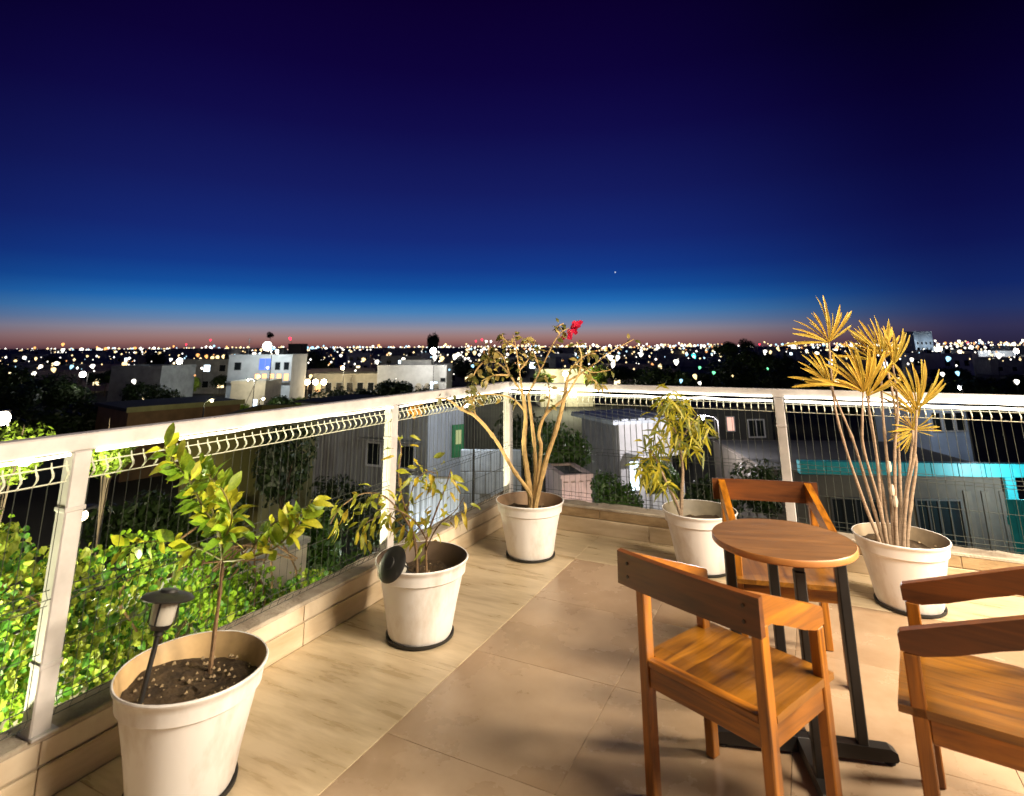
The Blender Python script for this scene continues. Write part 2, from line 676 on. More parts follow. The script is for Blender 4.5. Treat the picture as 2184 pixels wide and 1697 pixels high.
def wire_panel(a, b, seed):
    """welded panel along local x from a to b, with three V folds; inward is -y"""
    m = MB()
    w = .0014
    fd = MB()
    zs = [1.092, 1.075, 1.048, 1.020, .66, .635, .61, .30, .272, .245]
    yo = [0, 0, -.024, 0, 0, -.018, 0, 0, -.016, 0]
    n = round((b - a) / .05)
    for i in range(n + 1):
        x = a + (b - a) * i / n
        m.tube([(x, yy, z) for yy, z in zip(yo[3:], zs[3:])], w, 4, cap=False)
        fd.tube([(x, 0, 1.092), (x, -.004, 1.075), (x, -.022, 1.056), (x, -.024, 1.044), (x, -.012, 1.030), (x, 0, 1.020)], [.0022, .003, .0042, .0042, .003, .002], 5, cap=False)
    for z, yy in zip(zs[1:], yo[1:]):
        if z in (1.048,):
            continue
        (fd if z > 1 else m).tube([(a - .01, yy - .004, z), (b + .01, yy - .004, z)], w * (1.7 if z > 1 else 1.2), 4, cap=False)
    for z in (.46,):
        m.tube([(a - .01, -.004, z), (b + .01, -.004, z)], w * 1.1, 4, cap=False)
    return m, fd


def add_panel(a, b, seed, M):
    m, fd = wire_panel(a, b, seed)
    o = m.build('wire_panel', m_wire, rail, M=M)
    fd.build('top_fold', m_fold, o)


RZ90 = Matrix.Rotation(R(90), 4, 'Z')
segsL = [0] + postsL + [-7.5]
for i in range(len(segsL) - 1):
    add_panel(segsL[i + 1] + .045, segsL[i] - .045, i, Matrix.Translation((.012, 0, 0)) @ RZ90)
segsR = [0] + postsR
for i in range(len(segsR) - 1):
    add_panel(segsR[i] + .045, segsR[i + 1] - .045, i + 9, Matrix.Translation((0, -.012, 0)))

# --- rope lights under the rail (lit)
m_rope = mat('lit_rope', (.9, .9, .85), .4, emit=(1.0, .93, .78), strength=5)
m_rope2 = mat('lit_rope_left', (.9, .9, .85), .4, emit=(1.0, .90, .66), strength=5)


def rope(name, a, b, off, z, axis, m, label, amp=.003, r=.006):
    pts = []
    n = int(abs(b - a) / .12)
    rr = random.Random(hash(label) % 1000 if False else int(abs(a * 100) + z * 1000))
    for i in range(n + 1):
        t = a + (b - a) * i / n
        o_ = off + rr.uniform(-amp, amp) * .5
        zz = z + rr.uniform(-amp, amp)
        pts.append((o_, t, zz) if axis == 'y' else (t, o_, zz))
    o = MB().tube(smooth_path(pts, n=2), r, 6).build(name, m, M=TM.copy(), smooth=True)
    tag(o, label, 'rope light', 'rope lights under the top rail')
    return o


rope('rope_light', -1.70, -.04, .040, HR - RT - .008, 'y', m_rope, 'lit rope light under the left rail nearest the corner post')
rope('rope_light', -3.62, -1.78, .040, HR - RT - .006, 'y', m_rope2, 'lit rope light under the left rail above the lemon plant')
rope('rope_light', -7.5, -3.71, .040, HR - RT - .006, 'y', m_rope2, 'lit rope light under the leftmost bay of the railing')
rope('rope_light', .04, 2.25, -.042, HR - RT + .010, 'x', m_rope, 'upper lit rope light under the right rail beside the bougainvillea', r=.0065)
rope('rope_light', .04, 2.25, -.040, HR - RT - .024, 'x', m_rope, 'lower lit rope light under the right rail beside the bougainvillea', amp=.005, r=.009)
rope('rope_light', 2.335, 7, -.042, HR - RT + .008, 'x', m_rope, 'upper lit rope light behind the golden palm', r=.008)
rope('rope_light', 2.335, 7, -.040, HR - RT - .024, 'x', m_rope, 'lower lit rope light behind the golden palm', amp=.004, r=.010)

# ================================================================== TERRACE LAMPS (stand beside and behind the viewer)
m_black = mat('black_metal', (.014, .013, .013), .5, var=.3, scale=12)


def terrace_lamp(loc, h, power, col, rz, label, radius=.30):
    e = empty('lamp_post', loc, rz, label, 'lamp', 'lamps that light the terrace')
    MB().lathe([(.11, 0), (.11, .015), (.03, .05), (.022, .08)], 20, caps=True).build('base', m_black, e, True)
    MB().tube([(0, 0, .05), (0, 0, h + .1), (.02, 0, h + .22), (.14, 0, h + .27), (.26, 0, h + .25)], .018, 8).build('pole', m_black, e, True)
    MB().lathe([(.03, .25), (.06, .22), (.19, .13), (.20, .12), (.185, .125), (.05, .215)], 24, Matrix.Translation((.27, 0, h))).build('lamp_shade', m_black, e, True)
    point_light('lamp_glow', (.27, 0, h), power, col, radius, e)


WARM = (1.0, .83, .61)
terrace_lamp(T(6.9, -.9), 2.75, 2150, WARM, R(150), 'tall black lamp post at the right end of the terrace', .5)
terrace_lamp((2.75, 1.05, 0), 3.0, 830, WARM, R(170), 'tall black lamp post right of the viewer', .6)
terrace_lamp((4.7, .1, 0), 3.0, 860, WARM, R(160), 'added fill lamp post far right of the viewer', .65)  # unseen third lamp, added to spread the light and soften shadows

# ================================================================== POTS
m_pot = mat('white_pot', (.80, .785, .79), .5, col2=(.54, .47, .41), scale=5, stretch=(1, 1, .4), bump=.25, bscale=9, trans=.05, detail=9, lo=.28, hi=.50, pieces=.04)
m_soil = mat('potting_soil', (.075, .045, .02), .95, col2=(.028, .016, .008), scale=22, bump=1, bscale=45)
m_pebble = mat('pale_grit', (.30, .22, .13), .8, var=.4, scale=20)
m_saucer = mat('black_saucer', (.012, .011, .010), .6)
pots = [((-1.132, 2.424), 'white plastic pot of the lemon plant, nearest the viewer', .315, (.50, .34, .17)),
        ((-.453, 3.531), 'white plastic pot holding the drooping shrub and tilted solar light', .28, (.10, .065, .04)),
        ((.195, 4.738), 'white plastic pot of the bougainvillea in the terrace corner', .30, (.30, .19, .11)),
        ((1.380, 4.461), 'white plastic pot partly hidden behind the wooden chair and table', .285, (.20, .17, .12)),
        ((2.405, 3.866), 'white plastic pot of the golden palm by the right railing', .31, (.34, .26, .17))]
for i, ((x, y), lab, sz, inner) in enumerate(pots):
    e = empty('plant_pot', (x, y, 0), rnd(0, 6), lab, 'pot', 'white pots along the railing')
    ph = [rnd(0, 6) for _ in range(4)]
    big = .006
    wob = lambda t, z, ph=ph: .008 * math.sin(2 * t + ph[0]) * (z / .38) + .005 * math.sin(3 * t + ph[1] + z * 9) + .003 * math.sin(5 * t + ph[2] - z * 12)
    prof = [(.150, .012), (.165, .014), (.172, .030), (.184, .10), (.197, .17), (.211, .235), (.222, .285), (.226, .300), (.231, .303), (.238, .308),
            (.243, .345), (.247, .362), (.254, .368), (.256, .376), (.253, .381), (.248, .380)]
    MB().lathe(prof, 56, wob=wob).build('pot_wall', m_pot, e, True)
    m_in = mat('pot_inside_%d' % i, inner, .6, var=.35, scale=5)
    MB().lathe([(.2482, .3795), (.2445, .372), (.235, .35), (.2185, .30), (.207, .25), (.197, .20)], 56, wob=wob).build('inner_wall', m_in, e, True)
    # soil
    s = MB()
    rr = random.Random(30 + i)
    rings, nn = 9, 36
    s.v.append((0, 0, sz + .002))
    rmax = .209 + (sz - .25) * .2
    for a in range(1, rings + 1):
        for b in range(nn):
            t = 2 * math.pi * b / nn
            r_ = rmax * a / rings
            z = sz + rr.uniform(-.009, .009) * min(1, a / 4) + .012 * math.cos(t * 2 + i) * a / rings
            s.v.append((r_ * math.cos(t), r_ * math.sin(t), z))
    for b in range(nn):
        s.f.append((0, 1 + b, 1 + (b + 1) % nn))
    for a in range(rings - 1):
        for b in range(nn):
            s.f.append((1 + a * nn + b, 1 + (a + 1) * nn + b, 1 + (a + 1) * nn + (b + 1) % nn, 1 + a * nn + (b + 1) % nn))
    s.mi = [0] * len(s.f)
    so = s.build('soil', m_soil, e, True)
    q = MB()
    for k in range(70 if i == 0 else 26):
        t, r_ = rr.uniform(0, 6.28), rmax * math.sqrt(rr.random()) * .95
        c = Vector((r_ * math.cos(t), r_ * math.sin(t), sz + .008))
        sc = rr.uniform(.003, .010)
        vs = [c + Vector(v) * sc for v in ((1, 0, 0), (-1, .2, 0), (0, 1.1, 0), (.1, -1, 0), (0, 0, .8), (0, 0, -.8))]
        q.add(vs, [(0, 2, 4), (2, 1, 4), (1, 3, 4), (3, 0, 4), (2, 0, 5), (1, 2, 5), (3, 1, 5), (0, 3, 5)])
    tag(q.build('grit', m_pebble, so), kind='stuff')
    MB().lathe([(.03, .0005), (.168, .0005), (.180, .006), (.182, .020), (.176, .021), (.172, .0125), (.03, .0125)], 48).build('saucer', m_saucer, e, True)

# ================================================================== FURNITURE
W1, W2 = (.46, .165, .007), (.075, .020, .002)
wX, wY, wZ = (wood('oiled_wood_' + a, W1, W2, axis=a) for a in 'XYZ')
m_screw = mat('screw_plug', (.03, .012, .006), .5)
wB = wood('dark_back_wood', (.17, .050, .006), (.045, .012, .003), axis='X')  # back boards: darker varnish, with part of their shade put into the colour


def make_chair(loc, rz, label, arm_wood=None):
    e = empty('wooden_chair', (loc[0], loc[1], 0), rz, label, 'chair', 'wooden chairs round the table')
    lx, ry, fy = .222, -.185, .170
    for sgn in (-1, 1):
        MB().bbox((sgn * lx - .018, ry - .023, 0), (sgn * lx + .018, ry + .023, .668), .004).build('leg', wZ, e)
        MB().bbox((sgn * lx - .018, fy - .021, 0), (sgn * lx + .018, fy + .021, .572), .004).build('leg', wZ, e)
        # arm: a board cut deep at the back and slim at the front
        prof = [(-.236, .768), (-.15, .742), (.0, .692), (.12, .652), (.193, .628), (.200, .618), (.198, .574), (.140, .570), (.06, .592), (-.05, .632),
                (-.115, .652), (-.140, .662), (-.236, .660)]
        # profile is (y, z): extrude along x
        Mx = Matrix(((0, 0, 1, 0), (1, 0, 0, 0), (0, 1, 0, 0), (0, 0, 0, 1)))
        x0 = sgn * lx - .017
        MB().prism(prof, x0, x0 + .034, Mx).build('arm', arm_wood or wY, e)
    # curved back board between and past the rear legs
    b = MB()
    n = 14
    vs, fs = [], []
    for i in range(n + 1):
        x = -.272 + .544 * i / n
        c = -.022 * (1 - (x / .272) ** 2)
        y0, y1 = -.263 + c * .5, -.238 + c * .5
        zt = .772
        vs += [(x, y0, .662), (x, y0 + .002, zt - .003), (x, y1 - .002, zt), (x, y1, .664)]
    for i in range(n):
        k = i * 4
        for a, c in ((0, 1), (1, 2), (2, 3), (3, 0)):
            fs.append((k + a, k + c, k + 4 + c, k + 4 + a))
    fs += [(3, 2, 1, 0), (n * 4, n * 4 + 1, n * 4 + 2, n * 4 + 3)]
    b.add(vs, fs)
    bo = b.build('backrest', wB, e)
    for sx_ in (-.222, .222):
        for sz_ in (.695, .738):
            MB().lathe([(.0005, 0), (.0055, 0), (.0055, .003)], 10, Matrix.Translation((sx_, -.2695, sz_)) @ Matrix.Rotation(R(-90), 4, 'X')).build('screw_plug', m_screw, bo)
    # seat: three joined boards slightly dished
    for k in range(3):
        xa, xb = -.240 + .16 * k, -.240 + .16 * (k + 1) - .0008
        s = MB()
        vs, fs = [], []
        for i in range(5):
            x = xa + (xb - xa) * i / 4
            for j in range(7):
                y = -.160 + .385 * j / 6
                dip = -.008 * max(0, 1 - (x / .22) ** 2) * max(0, 1 - ((y - .02) / .2) ** 2)
                vs.append((x, y, .428 + dip - (.004 if j in (0, 6) else 0)))
        nv = len(vs)
        vs += [(v[0], v[1], .404) for v in vs]
        for i in range(4):
            for j in range(6):
                q = i * 7 + j
                fs.append((q, q + 7, q + 8, q + 1))
                fs.append((nv + q, nv + q + 1, nv + q + 8, nv + q + 7))
        for i in range(4):
            q = i * 7
            fs.append((q, nv + q, nv + q + 7, q + 7))
            fs.append((q + 6, q + 13, nv + q + 13, nv + q + 6))
        for j in range(6):
            fs.append((j, j + 1, nv + j + 1, nv + j))
            fs.append((28 + j, nv + 28 + j, nv + 29 + j, 29 + j))
        s.add(vs, fs)
        s.build('seat_board', wood('seat_wood', (.34, .14, .012), (.08, .028, .004), axis='Y', rough=.3), e)
    MB().bbox((-.2025, -.205, .404), (.2025, -.1605, .4255), .003).build('seat_rear_strip', wX, e)
    for y in (ry, fy):
        MB().bbox((-.203, y - .012, .338), (.203, y + .012, .403), .003).build('apron', wX, e)
    for sgn in (-1, 1):
        MB().bbox((sgn * lx - .011, ry + .0235, .338), (sgn * lx + .011, fy - .0215, .403), .003).build('apron', wY, e)
    return e


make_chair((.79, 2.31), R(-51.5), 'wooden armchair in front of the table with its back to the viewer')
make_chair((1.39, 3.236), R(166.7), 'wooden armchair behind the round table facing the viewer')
make_chair((1.535, 2.153), R(55.2), 'wooden armchair cut off by the right edge of the picture', wood('shaded_arm_wood', (.16, .045, .006), (.04, .011, .003), axis='Y'))  # this chair's arms have their shade put into the wood colour

# --- round bistro table
tab = empty('bistro_table', (1.133, 2.60, 0), R(-10.5), 'small round wooden table with black metal legs and cross foot', 'table')
wT = wood('table_wood', (.21, .095, .028), (.075, .032, .010), rough=.48, axis='X', coat=.1)
wE = wood('table_edge_wood', (.50, .22, .06), (.32, .12, .03), axis='X')
TR = .266
k = 5
for i in range(k):                              # five boards glued into a disc
    y0, y1 = -TR + 2 * TR * i / k + .0004, -TR + 2 * TR * (i + 1) / k - .0004
    right, left = [], []
    for j in range(13):
        y = y0 + (y1 - y0) * j / 12
        x = math.sqrt(max(0, TR * TR - y * y))
        right.append((x, y))
        left.append((-x, y))
    poly = right + left[::-1]
    poly = [p for n_, p in enumerate(poly) if n_ == 0 or (Vector(p) - Vector(poly[n_ - 1])).length > 1e-5]
    if (Vector(poly[0]) - Vector(poly[-1])).length < 1e-5:
        poly.pop()
    MB().prism(poly, .7145, .739).build('top_board', wT, tab)
MB().lathe([(TR + .0006, .7150), (TR + .004, .719), (TR + .004, .735), (TR + .0006, .7396)], 72).build('rim_band', wE, tab, True)
b = MB()
for ang in (0, 90):
    b.bbox((-.23, -.016, .690 + (.001 if ang else 0)), (.23, .016, .7135), .003, Matrix.Rotation(R(ang), 4, 'Z'))
b.build('top_cross', m_black, tab)
for ang in (0, 90, 180, 270):
    M_ = Matrix.Rotation(R(ang), 4, 'Z')
    MB().bbox((.190, -.019, .045), (.228, .019, .6895), .004, M_).build('leg', m_black, tab)
    f = MB()
    f.prism([(.0235 if ang in (0, 180) else .024, .012), (.315, .012), (.322, .02), (.320, .040), (.30, .052), (.0235, .060)], -.023, .023, M_ @ Matrix(((1, 0, 0, 0), (0, 0, -1, 0), (0, 1, 0, 0), (0, 0, 0, 1))))
    fo = f.build('foot_bar', m_black, tab)
    MB().lathe([(.004, 0), (.020, 0), (.022, .004), (.018, .0125)], 14, M_ @ Matrix.Translation((.295, 0, 0))).build('foot_pad', m_black, fo)
MB().bbox((-.023, -.023, .012), (.023, .023, .060), .003).build('foot_hub', m_black, tab)

# ================================================================== PLANTS
m_bark = mat('young_bark', (.20, .12, .06), .85, var=.4, scale=30, bump=.5, bscale=70)
m_stem = mat('green_stem', (.17, .15, .035), .6, var=.3, scale=20)
m_pale = mat('pale_bark', (.48, .32, .13), .8, var=.35, scale=22, bump=.5, bscale=60)
m_cane = mat('grey_cane', (.33, .24, .17), .8, col2=(.20, .14, .09), scale=14, stretch=(1, 1, 5), bump=.4, bscale=50)
lm_lemon = [leafmat('lemon_leaf_a', (.30, .40, .025), (.17, .26, .02), .35), leafmat('lemon_leaf_b', (.17, .28, .022), (.09, .17, .015), .35),
            leafmat('lemon_leaf_c', (.46, .44, .03), (.30, .32, .02), .35)]
lm_shrub = [leafmat('shrub_leaf_a', (.38, .38, .03), (.24, .24, .02), .35), leafmat('shrub_leaf_b', (.24, .27, .03), (.15, .16, .02), .35),
            leafmat('shrub_leaf_c', (.44, .36, .03), (.30, .20, .02), .35)]
lm_boug = [leafmat('boug_leaf_a', (.38, .30, .08), (.24, .17, .05), .3), leafmat('boug_leaf_b', (.14, .14, .03), (.08, .08, .02), .3)]
lm_weep = [leafmat('weep_leaf_a', (.52, .44, .03), (.34, .32, .02), .4), leafmat('weep_leaf_b', (.18, .20, .015), (.10, .13, .01), .4)]
lm_palm = [leafmat('palm_leaf_a', (.54, .37, .05), (.34, .21, .03), .3, scale=4), leafmat('palm_leaf_b', (.42, .32, .05), (.26, .18, .025), .3, scale=4)]


def branch(o_mb, pix, depth, r0, r1, dz=None, sides=7):
    """pix: survey points; depth: metre(s) in front of the camera"""
    n = len(pix)
    ds = depth if isinstance(depth, (list, tuple)) else [depth] * n
    pts = [at(u, v, d) for (u, v), d in zip(pix, ds)]
    rs = [r0 + (r1 - r0) * i / (n - 1) for i in range(n)]
    if pts[0].z < .43:                          # a stem that rises from the soil is rooted in it
        pts.insert(0, pts[0] + Vector((0, 0, -.10)))
        rs.insert(0, r0 * 1.1)
    p, r = smooth_path(pts, rs, 7)
    r = [q * (1 + rnd(-.13, .13)) * (1.22 if k_ % 9 == 4 else 1) for k_, q in enumerate(r)]
    o_mb.tube(p, r, sides)
    return p


def leaves_along(e, path, meshes, count, L, t0=.0, t1=1.0, out=1.0, drop=0.0, spread=.02, fwd=.35):
    n = len(path)
    for k in range(count):
        t = t0 + (t1 - t0) * (k + random.random()) / count
        i = min(n - 2, int(t * (n - 1)))
        p = path[i].lerp(path[i + 1], t * (n - 1) - i)
        d = (path[min(i + 1, n - 1)] - path[max(i - 1, 0)]).normalized()
        side = rvec()
        side = (side - d * side.dot(d)).normalized()
        dr = (side * out + d * fwd + Vector((0, 0, -drop + rnd(-.15, .25)))).normalized()
        nr = (Vector((0, 0, 1)) + rvec() * .7 + Vector((.25, -.5, 0)))
        s = L * rnd(.65, 1.2)
        link('leaf', random.choice(meshes), e, orient(p + side * spread * random.random(), dr, nr, s))


# --- lemon plant
e = empty('lemon_plant', (-1.13, 2.45, .27), 0, 'young lemon plant with glossy oval leaves in the nearest pot', 'plant')
e_inv = Matrix.Translation(e.location).inverted()


class Plant:
    """collects parts given in world space under the plant's Empty"""

    def __init__(s, e):
        s.e = e
        s.off = -Vector(e.location)

    def L(s, pts):
        return [p + s.off for p in pts]


def pbranch(pl, name, m, pix, depth, r0, r1, sides=7):
    b = MB()
    p = branch(b, pix, depth, r0, r1, sides=sides)
    b.v = [tuple(Vector(v) + pl.off) for v in b.v]
    b.build(name, m, pl.e, True)
    return pl.L(p)


pl = Plant(e)
ml = [leaf_mesh('lemon_leaf', m, 1, wd, .12, dr, 6, twist=tw_, wave=wv_) for m in lm_lemon for dr, tw_, wv_, wd in ((.10, .3, .05, .5), (.35, -.5, .08, .46), (.6, .8, .1, .42), (-.1, -.2, .06, .52))]
D = 2.52
tr = pbranch(pl, 'trunk', m_bark, [(443, 1412), (452, 1340), (462, 1270), (470, 1190)], [D, D, D, D], .0085, .0065)
b1 = pbranch(pl, 'branch', m_stem, [(470, 1190), (462, 1130), (430, 1080), (400, 1020), (372, 985), (346, 948)], [D, D - .02, D - .05, D - .06, D - .05, D - .03], .006, .002)
b2 = pbranch(pl, 'branch', m_stem, [(466, 1160), (450, 1090), (432, 1030), (424, 985)], [D, D + .06, D + .1, D + .12], .005, .002)
b3 = pbranch(pl, 'branch', m_stem, [(470, 1192), (520, 1186), (580, 1165), (625, 1120), (660, 1062)], [D, D - .04, D - .08, D - .1, D - .12], .005, .002)
b4 = pbranch(pl, 'branch', m_stem, [(470, 1190), (420, 1165), (360, 1150), (300, 1150), (252, 1165)], [D, D + .03, D + .06, D + .04, D], .004, .0018)
b5 = pbranch(pl, 'branch', m_stem, [(520, 1186), (560, 1130), (600, 1105), (645, 1122)], [D - .04, D + .02, D + .05, D + .02], .004, .0018)
b6 = pbranch(pl, 'branch', m_stem, [(466, 1160), (490, 1100), (470, 1040), (440, 1012)], [D, D - .08, D - .12, D - .14], .004, .0018)
for pth, c, t0 in ((b1, 52, .05), (b2, 34, .1), (b3, 26, .3), (b4, 22, .2), (b5, 20, .15), (b6, 34, .05)):
    leaves_along(e, pth, ml, int(c * 1.25), .078, t0, 1, out=.9, drop=.0, spread=.012, fwd=.5)

# --- shrub with drooping leaves
e = empty('drooping_shrub', (-.453, 3.56, .25), 0, 'sparse shrub with drooping yellow green leaves in the second pot', 'plant')
pl = Plant(e)
ml = [leaf_mesh('shrub_leaf', m, 1, wd, .16, dr, 6, twist=tw_, wave=wv_) for m in lm_shrub for dr, tw_, wv_, wd in ((.25, .6, .1, .36), (.6, -.9, .1, .32), (.9, 1.2, .12, .3), (.1, -.4, .1, .4))]
D = 3.56
s1 = pbranch(pl, 'branch', m_bark, [(884, 1214), (880, 1150), (862, 1090), (846, 1020), (852, 960), (846, 928)], [D, D, D, D + .05, D + .08, D + .1], .008, .002)
s2 = pbranch(pl, 'branch', m_bark, [(904, 1214), (905, 1150), (925, 1090), (945, 1040), (958, 1000)], [D, D, D - .05, D - .08, D - .1], .007, .002)
s3 = pbranch(pl, 'branch', m_bark, [(884, 1190), (868, 1120), (820, 1060), (770, 1050), (722, 1080), (700, 1115)], [D, D - .03, D - .05, D - .03, D, D], .006, .002)
s4 = pbranch(pl, 'branch', m_bark, [(905, 1170), (930, 1120), (965, 1090), (985, 1060)], [D, D - .1, D - .15, D - .18], .004, .0015)
s5 = pbranch(pl, 'branch', m_bark, [(880, 1150), (830, 1100), (790, 1105), (755, 1130)], [D, D + .08, D + .12, D + .1], .004, .0015)
s6 = pbranch(pl, 'branch', m_bark, [(862, 1090), (880, 1030), (905, 1005), (930, 1010)], [D, D - .1, D - .12, D - .12], .004, .0015)
s7 = pbranch(pl, 'branch', m_bark, [(905, 1150), (880, 1110), (840, 1085), (800, 1085)], [D, D - .12, D - .18, D - .18], .004, .0015)
for pth, c, t0 in ((s1, 34, .3), (s2, 32, .35), (s3, 60, .3), (s4, 26, .2), (s5, 44, .25), (s6, 40, .15), (s7, 34, .25)):
    leaves_along(e, pth, ml, int(c * .72), .07, t0, 1, out=.7, drop=.5, spread=.09, fwd=.3)

# --- bougainvillea
e = empty('bougainvillea', (.195, 4.74, .30), 0, 'tall nearly bare bougainvillea with one pink flower in the corner pot', 'plant')
pl = Plant(e)
ml = [leaf_mesh('small_leaf', m, 1, .6, .1, dr, n=4) for m in lm_boug for dr in (.2, .45)]
D = 4.74
paths = []
B = lambda pix, dd, r0, r1: pbranch(pl, 'branch', m_pale, pix, [D + q for q in dd], r0, r1)
t1 = B([(1128, 1078), (1122, 1020), (1114, 950), (1118, 890), (1112, 840)], [0, 0, .03, .05, .05], .024, .014)
t2 = B([(1132, 1076), (1138, 1010), (1136, 950), (1130, 890), (1124, 840)], [.03, .05, .1, .12, .14], .018, .011)
t3 = B([(1136, 1076), (1146, 1000), (1150, 950), (1146, 925), (1160, 885), (1200, 850), (1232, 800)], [-.02, -.04, -.06, -.08, -.1, -.1, -.1], .018, .008)
t4 = B([(1138, 1076), (1160, 985), (1182, 920), (1198, 860), (1206, 815)], [-.03, -.06, -.08, -.08, -.06], .021, .013)
t5 = B([(1128, 1056), (1090, 1000), (1052, 935), (1012, 888), (980, 872)], [-.02, -.08, -.14, -.2, -.24], .016, .010)
tw = [(t1, [(1112, 840), (1085, 800), (1060, 775), (1030, 770)], [.05, .05, .1, .1]), (None, [(1112, 840), (1105, 790), (1098, 740), (1092, 712)], [.05, 0, 0, .05]),
      (None, [(1124, 840), (1150, 790), (1172, 745), (1192, 712), (1212, 700)], [.14, .1, .1, .1, .1]),
      (None, [(1206, 815), (1240, 795), (1275, 770), (1300, 752), (1350, 725)], [-.06, -.05, 0, .05, .1]),
      (None, [(1206, 815), (1222, 780), (1260, 795), (1300, 790)], [-.06, -.1, -.1, -.1]),
      (None, [(1232, 800), (1238, 760), (1228, 730)], [-.1, -.1, -.1]), (None, [(980, 872), (950, 850), (920, 852), (880, 868)], [-.24, -.26, -.26, -.26]),
      (None, [(1012, 888), (1005, 855), (1020, 835)], [-.2, -.2, -.2]), (None, [(980, 872), (998, 850), (1010, 828)], [-.24, -.2, -.2]),
      (None, [(1085, 800), (1070, 760), (1050, 745)], [.05, .1, .1]), (None, [(1150, 790), (1135, 750), (1120, 720)], [.1, .05, .05]),
      (None, [(1118, 880), (1090, 850), (1040, 840), (985, 850)], [.05, .05, .1, .1]), (None, [(1030, 770), (1012, 790), (1005, 815)], [.1, .1, .1]), (None, [(1085, 800), (1050, 800), (1025, 812)], [.05, 0, 0]),
      (None, [(1105, 790), (1125, 765), (1140, 725)], [0, .05, .05]), (None, [(1240, 795), (1262, 810), (1285, 830)], [-.05, -.05, 0]), (None, [(1192, 712), (1185, 700), (1200, 690)], [.1, .1, .1]), (None, [(1098, 740), (1075, 725), (1068, 712)], [0, 0, 0]),
      (None, [(1222, 780), (1245, 760), (1268, 755)], [-.1, -.1, -.1]), (None, [(1060, 775), (1040, 755), (1045, 735)], [.1, .1, .1]), (None, [(1160, 885), (1170, 840), (1160, 800)], [-.1, -.1, -.1])]
for _, pix, dd in tw:
    p_ = B(pix, dd, .008, .003)
    leaves_along(e, p_, ml, 17, .058, .2, 1, out=.9, drop=.3, spread=.03, fwd=.3)
m_pink = leafmat('pink_bract', (.78, .03, .10), (.55, .015, .06), .45)
mp = leaf_mesh('pink_bract', m_pink, 1, .8, .15, -.2, n=4)
fl = empty('flower')
fl.parent = e
c0 = at(1222, 704, D + .1) + pl.off
fl.location = c0
for k in range(22):
    q = Vector((rnd(-.06, .06), rnd(-.05, .05), 0))
    q.z = q.x * .8 + rnd(-.03, .03)
    link('petal', mp, fl, orient(q, rvec() + Vector((.2, -.3, .3)), Vector((0, -1, .4)) + rvec() * .5, rnd(.042, .065)))
m_orange = leafmat('withered_leaf', (.60, .28, .02), (.45, .18, .01), .3)
mo = leaf_mesh('withered_leaf', m_orange, 1, .5, .2, .4, n=4)
c0 = at(884, 866, D - .26) + pl.off
for k in range(7):
    link('withered_leaf', mo, e, orient(c0 + rvec() * .02, rvec() + Vector((0, -.2, -.8)), Vector((0, -1, .3)) + rvec() * .4, rnd(.06, .09)))

# --- weeping plant with narrow leaves
e = empty('weeping_plant', (1.38, 4.46, .26), 0, 'slender plant with narrow yellow green leaves behind the chair', 'plant')
pl = Plant(e)
D = 4.46
B = lambda pix, dd, r0, r1: pbranch(pl, 'branch', m_cane, pix, [D + q for q in dd], r0, r1)
w1 = B([(1448, 1108), (1450, 1050), (1452, 1000), (1444, 950), (1432, 900), (1425, 862)], [0, 0, 0, .02, .05, .05], .014, .004)
w2 = B([(1446, 1100), (1432, 1060), (1412, 1020), (1398, 985), (1380, 960)], [0, -.03, -.06, -.08, -.1], .012, .004)
w3 = B([(1444, 950), (1465, 915), (1480, 890)], [.02, 0, 0], .006, .003)
w4 = B([(1438, 925), (1415, 890), (1408, 860)], [.03, 0, -.05], .006, .003)
fo = MB()
rr = random.Random(5)


def narrow_leaf(mb, p, d, L, W, mi):
    d = d.normalized()
    x = d.cross(Vector((rr.uniform(-.3, .3), -1, rr.uniform(-.2, .4)))).normalized()
    sag = Vector((0, 0, -L * rr.uniform(.15, .5)))
    v = []
    for t, w in ((0, .3), (.35, 1), (.7, .8), (1, .05)):
        c = p + d * L * t + sag * t * t
        v += [c - x * W * w, c + x * W * w]
    mb.add(v, [(0, 1, 3, 2), (2, 3, 5, 4), (4, 5, 7, 6)], mi)


clumps = [((1432, 858), 30), ((1455, 868), 30), ((1425, 880), 40), ((1450, 900), 42), ((1470, 905), 40), ((1485, 930), 32), ((1405, 935), 36), ((1388, 965), 34), ((1375, 990), 30), ((1395, 1005), 28),
          ((1412, 1035), 20), ((1440, 940), 30), ((1415, 905), 36), ((1465, 955), 22), ((1372, 1010), 18), ((1420, 860), 24), ((1490, 905), 20)]
for (u, v), rp in clumps:
    for k in range(24):
        c = at(u + rr.gauss(0, rp * .40), v + rr.gauss(0, rp * .40), D + rr.uniform(-.17, .17)) + pl.off
        narrow_leaf(fo, c, Vector((rr.uniform(-1, 1), rr.uniform(-1, 1), rr.uniform(-1.2, .5))), rr.uniform(.07, .13), rr.uniform(.005, .009), 0 if rr.random() < .6 else 1)
tag(fo.build('foliage', lm_weep, e), kind='stuff')

